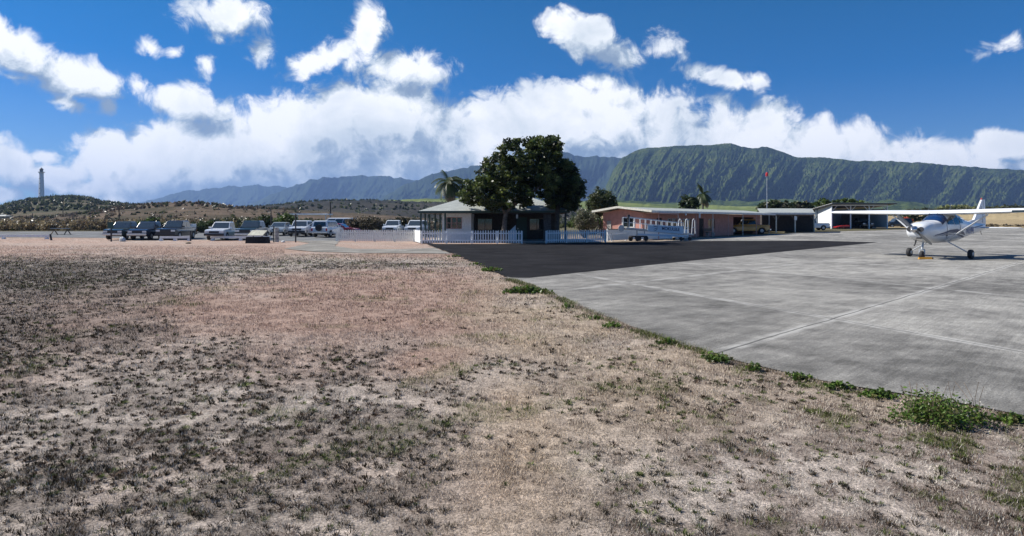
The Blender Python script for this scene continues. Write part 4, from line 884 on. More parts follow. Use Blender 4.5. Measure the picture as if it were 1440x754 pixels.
def shed():
    t = thing('open_shed', 'white sheet-metal shed open at the front with flat overhanging roof', 'shed', (0, 0, 0)); d = 106.0; g = gz(0, d)
    xl = X(1169.5, d); xr = X(1248, d); xb = X(1150, d+5.5)
    h = 4.75
    # sunlit left wall, hung above the ground, on an angle
    MB().slab([(xl, d, g+.32), (xb, d+5.5, g+.45), (xb, d+5.5, h-.75+g*.0), (xl, d, h-.1)], (.1, 0, 0)).build('side_wall', M_STEELW, t)
    for k in range(2): MB().box((xl-.06-k*1.3, d+.12+k*3, g+.16), (.12, .12, .32)).build('foot_post', M_CREAM, t)
    r = MB(); r.slab([(xl-.5, d-1.2, h+.12), (xr+.9, d-1.2, h+.12), (xr+1.4, d+6.5, h-.35), (xb-.9, d+6.5, h-.75)], (0, 0, -.12)); rf = r.build('roof', M_DARK, t)
    r = MB(); r.slab([(xl-.52, d-1.22, h+.17), (xr+.92, d-1.22, h+.17), (xr+1.42, d+6.52, h-.30), (xb-.92, d+6.52, h-.70)], (0, 0, -.04)); r.build('roof_sheet', M_ROOFW, rf)
    MB().beam((xl, d, h-.12), (xr, d, h-.12), .12, .34).build('lintel', M_WHITE_OLD, t)
    for px_ in (1169.5, 1196, 1222, 1247.5):
        xx = X(px_, d); MB().box((xx, d-.02, (g+h-.3)/2), (.16, .16, h-.3-g)).build('post', M_WHITE_OLD, t)
        for s in (-1, 1):
            if (px_ < 1175 and s < 0) or (px_ > 1240 and s > 0): continue
            MB().beam((xx+s*.08, d-.02, h-1.15), (xx+s*.85, d-.02, h-.3), .08, .08).build('brace', M_WHITE_OLD, t)
    MB().box(((xl+xr)/2+.6, d+5.6, (g+h-.7)/2), (xr-xl+1.4, .1, h-.7-g)).build('back_wall', mat('shaded_sheet_metal', (.30, .36, .42), .6, stripes=('X', 4.0), bump=.5), t)  # whitish sheet with the bluish shade inside the shed put into its colour
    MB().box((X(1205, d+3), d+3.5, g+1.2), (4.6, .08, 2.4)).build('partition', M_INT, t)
    MB().box((xr+.1, d+2.9, (g+h-.6)/2), (.1, 5.2, h-.9-g)).build('side_wall', M_STEELW, t)
shed()
def mast():
    x, y = X(1078.5, 92), 92; t = thing('beacon_mast', 'thin grey mast topped by a red beacon box behind the pink building', 'mast', (x, y, gz(0, y))); h = 8.35
    MB().tube((0, 0, 0), (0, 0, h-.65), .075, .05).build('pole', M_GALV, t); MB().box((0, 0, h-.58), (.30, .30, .06)).build('platform', M_GALV, t)
    MB().lathe([(.10, -.30), (.19, -.26), (.20, .12), (.10, .26), (.03, .30)], (0, 0, h-.2), 12).build('beacon', M_RED, t)
mast()
def utility_pole(px, d, ytop, label, arm=0.0, r=.10, group='utility poles beyond the parking', z=None, lean=0.0):
    g0 = gz(0, d) if z is None else z; h = Z(ytop, d)-g0; t = thing('utility_pole', label, 'pole', (X(px, d), d, g0), 0, group)
    MB().tube((0, 0, -.2), (lean, 0, h), r*1.15, r*.8).build('pole', M_BARKD, t)
    if arm: MB().beam((-arm+lean, 0, h-.35), (arm+lean, 0, h-.35), .1, .12).build('crossarm', M_BARKD, t)
utility_pole(464.5, 96, 284, 'dark bare pole rising behind the white van', .0, .12)
utility_pole(382.5, 74, 294.5, 'dark slightly leaning pole between the dark wagon and the small grey hatchback', .0, .09, lean=-.15)
utility_pole(167.5, 190, 293, 'short pole with crossarm behind the leftmost truck', .9, .16)
utility_pole(88.5, 330, 275, 'tall thin pole on the slope below the hilltop hut', .9, .16, z=5.5)
utility_pole(74.5, 420, 272.5, 'thin pole on the hill just right of the lighthouse', .6, .18, z=10)
utility_pole(248, 200, 296, 'distant pole above the black double-cab truck', .6, .14)
utility_pole(45.5, 240, 300, 'short pole with white lamp left of the hill slope', .0, .16)

# lighthouse and the huts on the hill
def lighthouse():
    d = 790; xx = X(58.2, d); zb = Z(284, d); t = thing('lighthouse', 'tall white octagonal lighthouse with dark lantern on the left hill', 'lighthouse', (xx, d, zb)); H = Z(235.5, d)-zb
    b = MB(); b.lathe([(3.6, -2), (3.3, 1), (2.35, H*.82), (2.35, H*.835)], n=8); b.build('tower', M_WHITE_OLD, t)
    b = MB()
    for i in range(5): b.box((.0, -3.28+.19*i*1.0+.0, 4+i*6.2), (.6, .3, 1.3))
    b.build('window', M_GLASS, t)
    MB().lathe([(2.4, H*.835), (3.5, H*.85), (3.5, H*.862), (2.0, H*.864)], n=16).build('gallery', M_WHITE, t)
    rb = MB()
    for i in range(12): a = i*math.pi/6; rb.tube((3.4*math.cos(a), 3.4*math.sin(a), H*.862), (3.4*math.cos(a), 3.4*math.sin(a), H*.862+1.1), .06, n=4)
    rb.build('gallery_rail', M_DARK, t)
    MB().lathe([(1.9, H*.864), (1.9, H*.935)], n=12).build('lantern', M_GLASS, t); MB().lathe([(2.3, H*.935), (1.5, H*.965), (.35, H*.985), (.12, H)], n=12).build('lantern_roof', M_DARK, t)
lighthouse()
def hut(px, d, ytop, ybot, wpx, label, wall, name='hut'):
    zb = Z(ybot, d)-.3; h = Z(ytop, d)-zb; w = wpx/F*d; t = thing(name, label, 'building', (X(px, d), d, zb)); 
    MB().box((0, 0, h*.39), (w, w*.7, h*.78)).build('wall', wall, t)
    r = MB(); hip_roof(r, [(-w*.56, -w*.42, h*.78), (w*.56, -w*.42, h*.78), (w*.56, w*.42, h*.78), (-w*.56, w*.42, h*.78)], [(-w*.2, 0, h), (w*.2, 0, h)], .1); r.build('roof', M_ROOF, t)
    for s in (-.25, .25): MB().box((s*w, -w*.35-.03, h*.45), (w*.16, .06, h*.28)).build('window', M_GLASS, t)
hut(49.5, 780, 279.8, 284.5, 8, 'small white hut at the foot of the lighthouse', M_WHITE_OLD)
hut(94, 792, 275.3, 280.5, 6.5, 'small pale hut on the crest of the hill right of the lighthouse', M_WHITE_OLD)
hut(5, 180, 302.0, 310, 15, 'small tan house at the far left edge of the scrub', M_TAN, 'house')

# ------------------------------------------------------------------ vehicles
def arc(cx, r, n=9, z=.36):   # wheel arch from front to rear, seen from the side, going towards -x
    a0 = math.asin(min(.9, max(-.9, (z-.34)/r))); return [(cx+r*math.cos(a0+(math.pi-2*a0)*i/n), .34+r*math.sin(a0+(math.pi-2*a0)*i/n)) for i in range(n+1)]
SPEC = {  # length, width, belt height, hood-nose height, cabin base x0 x1, roof x0 x1, roof z, wheels x
 'pickup': dict(L=5.1, W=1.80, belt=1.05, nose=.92, c0=-.65, c1=1.05, r0=-.55, r1=.45, top=1.72, wf=1.62, wr=-1.62, wr_=.36, nwin=1),
 'crew':   dict(L=5.3, W=1.88, belt=1.10, nose=1.0, c0=-1.15, c1=1.15, r0=-1.0, r1=.5, top=1.80, wf=1.68, wr=-1.68, wr_=.38, nwin=2),
 'suv':    dict(L=4.6, W=1.82, belt=1.05, nose=.95, c0=-2.2, c1=1.1, r0=-2.05, r1=.5, top=1.74, wf=1.42, wr=-1.38, wr_=.36, nwin=3),
 'hatch':  dict(L=4.0, W=1.70, belt=.95, nose=.80, c0=-1.9, c1=1.15, r0=-1.5, r1=.35, top=1.52, wf=1.25, wr=-1.3, wr_=.31, nwin=2),
 'van':    dict(L=5.1, W=1.95, belt=1.10, nose=.98, c0=-2.45, c1=1.5, r0=-2.38, r1=.85, top=1.95, wf=1.55, wr=-1.5, wr_=.36, nwin=3),
 'coupe':  dict(L=4.4, W=1.74, belt=.90, nose=.72, c0=-1.5, c1=.95, r0=-.85, r1=.25, top=1.36, wf=1.35, wr=-1.3, wr_=.31, nwin=1)}
def paint(name, c): return mat(name, c, .28, 0, var=.04, coat=.8, spec=.5)
def car(kind, pm, label, cat, px, d, yaw, grp=None, low=None, extras=()):
    s = SPEC[kind]; L, W, belt, top = s['L'], s['W'], s['belt'], s['top']; hx = L/2
    t = thing({'pickup': 'pickup_truck', 'crew': 'pickup_truck', 'suv': 'parked_suv', 'van': 'parked_van'}.get(kind, 'parked_car'), label, cat, (X(px, d), d, gz(0, d)+.006), yaw, grp)
    rw = s['wr_']+.07; z0 = .36
    pts = [(-hx+.02, .45), (-hx, .62), (-hx+.03, belt-.06), (-hx+.10, belt)]+[(s['c0'], belt+.01), (s['c1'], belt), (s['c1']+.02, belt-.01), (hx-.35, (belt+s['nose'])/2), (hx-.06, s['nose']), (hx, s['nose']-.12), (hx, .55), (hx-.04, .42)]
    pts += [(s['wf']+rw*1.0, z0)]+arc(s['wf'], rw)[1:-1]+[(s['wf']-rw, z0), (s['wr']+rw, z0)]+arc(s['wr'], rw)[1:-1]+[(s['wr']-rw, z0)]
    b = MB(); n = len(pts)
    def yw(x, z):    # plan curvature and tumblehome
        w = W/2; w *= 1-.05*max(0, (abs(x)-hx*.72)/(hx*.28))**2; w *= 1-.03*max(0, (z-.7)/.4); return w
    b.slab([(x, yw(x, z), z) for x, z in pts], (0, 0, 0)); b = MB()
    vs = [(x, yw(x, z), z) for x, z in pts]+[(x, -yw(x, z), z) for x, z in pts]
    b.add(vs, [tuple(range(n)), tuple(range(n, 2*n))[::-1]]+[(i, (i+1) % n, n+(i+1) % n, n+i) for i in range(n)])
    b.build('body', pm, t, bevel=.035)
    MB().box((0, 0, .47), (L-.5, W-.52, .30)).build('underbody', M_DARK, t)
    tw = W/2*.80; bw = W/2*.955
    base = [Vector((s['c0'], -bw, belt-.01)), Vector((s['c1'], -bw, belt-.01)), Vector((s['c1'], bw, belt-.01)), Vector((s['c0'], bw, belt-.01))]
    roof = [Vector((s['r0'], -tw, top-.05)), Vector((s['r1'], -tw, top-.05)), Vector((s['r1'], tw, top-.05)), Vector((s['r0'], tw, top-.05))]
    cap = [v+Vector((0.10 if v.x < 0 else -.12, -.1*math.copysign(1, v.y), .05)) for v in roof]
    c = MB(); c.loft([base, roof, cap]); c.build('cabin', pm, t, bevel=.02)
    def pane(name, a, b_, c_, d_, u0, u1, v0, v1, m=M_GLASS):
        def P_(u, v): return a.lerp(b_, u).lerp(d_.lerp(c_, u), v)
        q = [P_(u0, v0), P_(u1, v0), P_(u1, v1), P_(u0, v1)]; nrm = (q[1]-q[0]).cross(q[3]-q[0]).normalized(); cen = (q[0]+q[2])/2
        if nrm.dot(cen-Vector((0, 0, 1.2))) < 0: nrm = -nrm
        q = [p+nrm*.004 for p in q]; MB().slab(q, nrm*.008).build(name, m, t)
    pane('windshield', base[1], base[2], roof[2], roof[1], .05, .95, .10, .93, M_WSHIELD)
    pane('rear_window', base[0], base[3], roof[3], roof[0], .10, .90, .18, .85)
    for sd in (0, 1):
        a, b_, c_, d_ = (base[0], base[1], roof[1], roof[0]) if sd == 0 else (base[3], base[2], roof[2], roof[3])
        for i in range(s['nwin']):
            pane('side_window', a, b_, c_, d_, .05+.90*i/s['nwin']+.012, .05+.90*(i+1)/s['nwin']-.012, .12, .88)
    for sx, ww in ((s['wf'], 1), (s['wr'], 1)):
        for sy in (-1, 1):
            r = s['wr_']; y0 = sy*(W/2-.03); 
            wl = MB().lathe([(r*.6, -.11), (r*.96, -.10), (r, -.05), (r, .05), (r*.96, .10), (r*.6, .11)], (sx, y0-sy*.09, r), 20, 'y').build('wheel', M_BLACK, t)
            MB().lathe([(r*.58, -.012), (r*.52, .012), (r*.2, .02)] if sy > 0 else [(r*.2, -.02), (r*.52, -.012), (r*.58, .012)], (sx, y0+sy*.022, r), 14, 'y').build('rim', M_GALV, wl)
    for sy in (-1, 1):
        MB().box((hx-.02, sy*(W/2-.26), s['nose']-.16), (.09, .36, .17)).build('headlight', M_LAMP, t)
        MB().box((-hx+.02, sy*(W/2-.13), belt-.26), (.07, .15, .28)).build('tail_light', M_REDLENS, t)
        MB().box((s['c1']-.12, sy*(W/2+.06), belt+.12), (.10, .20, .16)).build('wing_mirror', M_DARK if low == 'dark' else pm, t)
    MB().box((hx+.004, 0, s['nose']-.17), (.05, W-.92, .18)).build('grille', M_DARK, t)
    bm_ = M_CHROME if 'chrome' in extras else (M_DARK if 'darkbump' in extras else pm)
    MB().box((hx+.05, 0, .52), (.16, W-.06, .20)).build('front_bumper', bm_, t, bevel=.02); MB().box((-hx-.05, 0, .52), (.16, W-.08, .18)).build('rear_bumper', bm_ if bm_ != pm else M_CHROME, t, bevel=.02)
    if kind in ('pickup', 'crew'): MB().box(((-hx+s['c0'])/2+.03, 0, belt+.012), (s['c0']+hx-.22, W-.34, .02)).build('bed_shade', M_DARK, t)  # dark sheet on the solid bed, standing for the shade in an open one
    if 'camper' in extras: MB().box(((-hx+s['c0'])/2, 0, belt+.20), (s['c0']+hx-.15, W-.14, .36)).build('bed_box', M_WHITE, t, bevel=.03)
    if 'spare' in extras:
        w = MB().lathe([(.2, -.10), (.34, -.09), (.35, .07), (.3, .10)], (-hx-.14, 0, 1.0), 20, 'x').build('spare_wheel', M_BLACK, t)
    if 'guard' in extras:
        g = MB(); g.beam((hx+.16, -.5, .78), (hx+.16, .5, .78), .05, .05); g.beam((hx+.16, -.35, .5), (hx+.16, -.35, .8), .05, .05); g.beam((hx+.16, .35, .5), (hx+.16, .35, .8), .05, .05); g.build('push_bar', M_DARK, t)
    return t
G1 = 'vehicles in the parking area'
PG = paint('dark_green_car_paint', (.012, .03, .028)); PB = paint('black_car_paint', (.010, .013, .02)); PN = paint('dark_blue_car_paint', (.012, .022, .045))
PW = paint('white_car_paint', (.70, .73, .76)); PS = paint('silver_car_paint', (.30, .34, .37)); PR = paint('red_car_paint', (.28, .012, .025)); PY = paint('amber_car_paint', (.60, .29, .025)); PD = paint('dark_teal_car_paint', (.02, .045, .05))
car('pickup', PG, 'leftmost truck, dark green with grey hood, by the green sign', 'pickup truck', 177, 62.5, R(-84), G1, extras=('chrome',))
car('pickup', PN, 'second dark truck from the left, with chrome bumper', 'pickup truck', 211, 62.2, R(-85), G1, extras=('chrome',))
car('crew', PB, 'black double-cab truck with white box in its bed', 'pickup truck', 249, 63.0, R(-84), G1, extras=('camper', 'darkbump'))
car('pickup', PW, 'white pickup with dark grille behind the low white rail', 'pickup truck', 315, 61.5, R(-85), G1, extras=('darkbump',))
car('crew', PD, 'dark teal truck parked right of the white pickup', 'pickup truck', 356, 62.5, R(-84), G1, extras=('chrome',))
car('hatch', PS, 'small grey hatchback in front of the bright green bush', 'car', 394, 73.5, R(-84), G1)
car('suv', PW, 'white station wagon with dark grille right of the dark thin post', 'suv', 424, 70.5, R(-84), G1, extras=('darkbump', 'guard'))
car('hatch', PW, 'white hatchback seen side-on between the white wagon and the rear of the jeep-like car', 'car', 444, 76.0, R(-130), G1)
car('suv', PW, 'white jeep-like car seen from behind with black spare wheel', 'suv', 461, 68.5, R(84), G1, extras=('spare',))
car('van', PW, 'large white van with dark side windows behind the red car', 'van', 474, 81, R(170), G1)
car('coupe', PR, 'dark red car between the spare-wheel car and the off-white fence', 'car', 478, 74.0, R(-8), G1)
car('pickup', PW, 'left one of two white cars parked before the dark hedge', 'car', 553.5, 76, R(-90), G1, extras=('darkbump',))
car('suv', PW, 'right one of two white cars, next to the terminal porch', 'car', 586, 74, R(-95), G1, extras=('darkbump',))
car('crew', PY, 'amber yellow truck parked under the pink building overhang', 'pickup truck', 1049, 79.5, R(172), 'work vehicles by the sheds')
car('pickup', PW, 'white truck half hidden under the carport edge', 'pickup truck', 1139, 96, R(178), 'work vehicles by the sheds')
car('suv', PB, 'dark car in the shadow of the open shed', 'car', 1212, 108.5, R(-95), 'work vehicles by the sheds')
def red_cart():
    x, y = X(1184, 104.5), 104.5; t = thing('equipment_cart', 'low red wedge-shaped cart on the ground before the open shed', 'cart', (x, y, gz(0, y)), R(6))
    MB().slab([(-1.2, -.5, .22), (1.1, -.5, .30), (1.15, -.5, .62), (-.3, -.5, .52), (-1.25, -.5, .34)], (0, 1.0, 0)).build('body', M_RED, t, bevel=.03)
    for sx in (-.7, .75):
        for sy in (-.48, .48): MB().lathe([(.09, -.05), (.17, -.04), (.17, .04), (.09, .05)], (sx, sy, .17), 12, 'y').build('wheel', M_BLACK, t)
red_cart()
car('suv', PB, 'dark car beyond the propeller of the aircraft', 'car', 1262, 118, R(178), 'work vehicles by the sheds')
def long_canopy():
    d = 84; t = thing('parking_canopy', 'long flat white canopy roof behind the white wagon', 'canopy', (X(438, d), d, gz(0, d))); w = 2.5
    MB().box((0, 0, 2.42), (4.9, w, .16)).build('roof', M_WHITE, t)
    for a in (-2.2, 2.2):
        for b in (-1.1, 1.1): MB().box((a, b, 1.17), (.1, .1, 2.34)).build('post', M_GALV, t)
long_canopy()

# ------------------------------------------------------------------ small things by the lawn
def low_rail(px0, px1, d, label, ends=(True, True), h=.40, d1=None):
    d1 = d1 or d; a = Vector((X(px0, d), d, 0)); b = Vector((X(px1, d1), d1, 0)); L = (b-a).length
    t = thing('parking_rail', label, 'rail', (a.x, a.y, gz(0, d)), math.atan2(b.y-a.y, b.x-a.x), 'low white rails along the parking'); MB().beam((0, 0, h-.09), (L, 0, h-.09), .12, .20).build('beam', M_WHITE, t)
    k = 0
    for s in (.04, .50, .96): MB().box((L*s, .0, (h-.19)/2-.03), (.30, .26, h-.16), taper=.8).build('foot', M_WHITE, t)
low_rail(-60, 71, 63.5, 'leftmost low white rail ending at a black leaning post', d1=63.0)
low_rail(225, 268, 58.6, 'middle low white rail before the black double-cab truck')
low_rail(296, 381, 59.2, 'long low white rail before the white pickup')
def post(name, px, d, y_top, r, m, label, cat='post', lean=0.0, capm=None):
    h = Z(y_top, d); t = thing(name, label, cat, (X(px, d), d, 0)); MB().tube((0, 0, -.1), (lean, 0, h), r, r*.95, 10).build('shaft', m, t)
    if capm: MB().tube((lean, 0, h), (lean, 0, h+.05), r*1.12, r*.6, 10).build('cap', capm, t)
    return t
post('short_post', 72.5, 60.0, 329.5, .09, M_DARK, 'short black leaning post at the end of the left rail', lean=-.12)
post('thin_post', 385, 53.8, 318, .055, M_DARK, 'thin dark post beside the information panel and the wooden post')
post('thin_post', 415.8, 54.0, 301, .06, M_DARK, 'tall thin black post at the start of the pale path')
post('wooden_post', 389, 55.0, 321, .19, mat('banded_post', (.42, .42, .40), .8, var=.5, vscale=5), 'stout pale wooden post with dark cap right of the information panel', capm=M_DARK)
post('small_post', 268, 58.0, 325, .07, M_DARK, 'short dark post at the right end of the middle rail')
def sign_post():
    t = thing('green_sign', 'green sign plate on dark post in front of the leftmost truck', 'sign', (X(156.5, 56), 56, 0)); MB().box((0, 0, .82), (.10, .08, 1.72)).build('post', M_DARK, t)
    MB().box((-.03, -.06, 1.42), (.52, .04, .56)).build('plate', mat('green_sign_paint', (.02, .07, .06), .5), t)
sign_post()
def info_panel():
    t = thing('information_panel', 'slanted cream information panel on a dark stone plinth by the lawn', 'sign', (X(362, 51.5), 51.5, 0), R(3))
    MB().box((0, .1, .24), (1.75, .8, .54), taper=.94).build('plinth', mat('black_lava_stone', (.022, .022, .024), .9, var=.4, vscale=9, bump=.8, bscale=12), t, bevel=.04)
    p = MB(); p.slab([(-.68, -.30, .58), (.52, -.30, .58), (.68, .28, .98), (-.50, .28, .98)], (0, -.03, .05)); pn = p.build('panel', mat('panel_print', (.62, .60, .47), .45, var=.18, vscale=5), t)
    q = MB(); q.beam((-.70, -.33, .60), (.54, -.33, .60), .03, .05); q.beam((-.52, .28, 1.0), (.70, .28, 1.0), .03, .05); q.build('edge', M_CREAM, pn)
    for s in (-.35, .35): MB().tube((s, .05, .5), (s, .05, .78), .035).build('leg', M_DARK, t)
info_panel()
def boulder(px, y, w, h, m, label, seed):
    p = P(px, y); t = thing('boulder', label, 'boulder', p, seed*.7); bm = bmesh.new(); bmesh.ops.create_icosphere(bm, subdivisions=3, radius=1)
    rr = random.Random(seed)
    for v in bm.verts:
        k = .78+.44*float(fbm(v.co.x*1.4+seed, v.co.y*1.4+v.co.z, seed, 3)); v.co = Vector((v.co.x*w*k, v.co.y*w*.8*k, v.co.z*h*k+h*.55))
    me = bpy.data.meshes.new('rock'); bm.to_mesh(me); bm.free(); me.materials.append(m); o = bpy.data.objects.new('rock', me); COL.objects.link(o); o.parent = t
M_ROCKW = mat('whitewashed_rock', (.62, .64, .64), .9, var=.3, vscale=6, bump=.6); 
boulder(172.5, 339.5, .30, .24, M_ROCKW, 'whitewashed boulder below the front of the leftmost truck', 3)
boulder(398, 341, .17, .10, M_ROCKW, 'small whitish rock between the wooden post and the path', 8)
boulder(265, 342.5, .26, .07, mat('brown_rock', (.12, .09, .05), .9, var=.3, bump=.6), 'low brown stone in the lawn below the middle rail', 12)
def picnic_table():
    t = thing('picnic_table', 'grey wooden picnic table at the left edge of the brush', 'table', (X(85, 76), 76, gz(0, 76)), R(12))
    MB().box((0, 0, .74), (1.9, .75, .05)).build('tabletop', M_GALV, t)
    for s in (-1, 1): MB().box((0, s*.68, .45), (1.9, .27, .05)).build('bench_seat', M_WOOD, t)
    for s in (-.7, .7): MB().beam((s, -.75, 0), (s, .25, .72), .07, .09).beam((s+.08, .75, 0), (s+.08, -.25, .72), .07, .09).build('leg_frame', M_WOOD, t)
picnic_table()

# boarding ramp trailer --------------------------------------------
def ramp():
    a = Vector((X(876, 56.5), 56.5, 0)); b = Vector((X(972, 59.5), 59.5, 0)); u = (b-a).normalized(); L = (b-a).length
    t = thing('boarding_ramp', 'wheeled aircraft boarding ramp with railings and pale blue lettered side panel', 'boarding ramp', a, math.atan2(u.y, u.x))
    # local x along the ramp, high end left
    def zz(x): return 1.22-.62*(x/L)
    for s in (-.45, .45): MB().beam((0, s, zz(0)-.05), (L-.1, s, zz(L)-.05), .07, .14).build('side_beam', M_GALV, t)
    MB().slab([(0, -.42, zz(0)), (L, -.42, zz(L)), (L, .42, zz(L)), (0, .42, zz(0))], (0, 0, .03)).build('deck', M_GALV, t)
    MB().slab([(2.25, -.52, zz(2.25)-.16), (L-1.35, -.52, zz(L-1.35)-.10), (L-1.35, -.52, zz(L-1.35)+.62), (2.25, -.52, zz(2.25)+.40)], (0, -.03, 0)).build('side_panel', M_BLUEP, t)
    ang = -math.atan2(.45, L); ex = Vector((math.cos(ang), 0, math.sin(ang))); ey = Vector((-math.sin(ang), 0, math.cos(ang)))
    text_part('lettering', 'MOKULELE', .40, M_NAVY, t, basis(ex, ey, (L-2.75, -.557, zz(L-2.7)+.24)))
    # bird-like emblem: two swept strokes
    e = MB(); ox = 2.75
    for k, (x0, z0, x1, z1, x2, z2) in enumerate(((0, .25, .35, .42, .62, .30), (.05, .05, .40, .22, .62, .24), (.10, -.10, .4, .06, .62, .18))):
        e.slab([(ox+x0, -.557, zz(ox)+z0), (ox+x1, -.557, zz(ox)+z1-.03), (ox+x2, -.557, zz(ox)+z2), (ox+x1, -.557, zz(ox)+z1-.10)], (0, -.004, 0))
    e.build('emblem', M_NAVY, t)
    MB().beam((1.2, -.5, .62), (L-1.3, -.5, .40), .05, .16).build('lower_beam', M_BLUEP, t)
    for s in (-.48, .48):
        MB().path([Vector((.35, s, zz(.3)+.95)), Vector((L-1.3, s, zz(L-1.3)+.92))], .028, 6).path([Vector((.35, s, zz(.3)+.5)), Vector((L-1.3, s, zz(L-1.3)+.5))], .018, 6).build('handrail', M_WHITE_OLD, t)
        for i in range(11):
            x = .35+(L-1.65)*i/10; MB().tube((x, s, zz(x)), (x, s, zz(x)+.95), .022, n=6).build('baluster', M_WHITE_OLD, t)
    for s in (-.5, .45):                                        # tall looped gate rails at the low right end
        for x in (L-1.15, L-.35):
            MB().path([Vector((x, s, zz(x))), Vector((x+.10, s, 1.85)), Vector((x+.22, s, 2.0)), Vector((x+.36, s, 1.85)), Vector((x+.40, s, zz(x)))], .032, 7).path([Vector((x+.05, s, 1.2)), Vector((x+.38, s, 1.2))], .025, 6).build('gate_rail', M_WHITE, t)
    for x, w_ in ((1.15, 0), (2.05, 0), (L-1.6, 1), (L-.6, 1)):
        for s in (-.55, .5):
            r = .23 if not w_ else .17
            MB().lathe([(r*.5, -.07), (r, -.05), (r, .05), (r*.5, .07)], (x, s, r+.01), 14, 'y').build('wheel', M_BLACK, t)
    MB().beam((.9, 0, .42), (2.3, 0, .42), .8, .12).build('axle_frame', M_DARK, t); MB().beam((L-1.8, 0, .32), (L-.3, 0, .32), .8, .10).build('rear_axle_frame', M_GALV, t)
    for x in (1.2, 2.0): MB().tube((x, -.4, .45), (x, -.4, zz(x)-.1), .05).build('strut', M_GALV, t)
    MB().path([Vector((.1, -.3, .75)), Vector((-.9, -.2, .65)), Vector((-1.7, -.1, .55))], .04, 6).build('tow_bar', M_WHITE, t)
    MB().tube((.25, -.4, zz(0)), (.32, -.4, 2.3), .06).box((.32, -.4, 2.2), (.22, .14, .30)).build('jack_post', M_DARK, t)
    MB().lathe([(.04, -.02), (.30, -.015), (.30, .015), (.04, .02)], (-.45, -.42, 1.15), 16, 'y').build('hose_reel', M_GALV, t)
    return t
ramp()
def prop_stand():
    t = thing('leaning_plank', 'white plank frame leaning at the end of the right picket fence', 'plank', (X(857, 54.6), 54.6, 0)); MB().beam((-.25, 0, 1.05), (.22, .05, .02), .10, .05).build('plank', M_WHITE, t); MB().beam((.20, .05, .75), (.35, .1, .02), .06, .04).build('stay', M_GALV, t)
prop_stand()

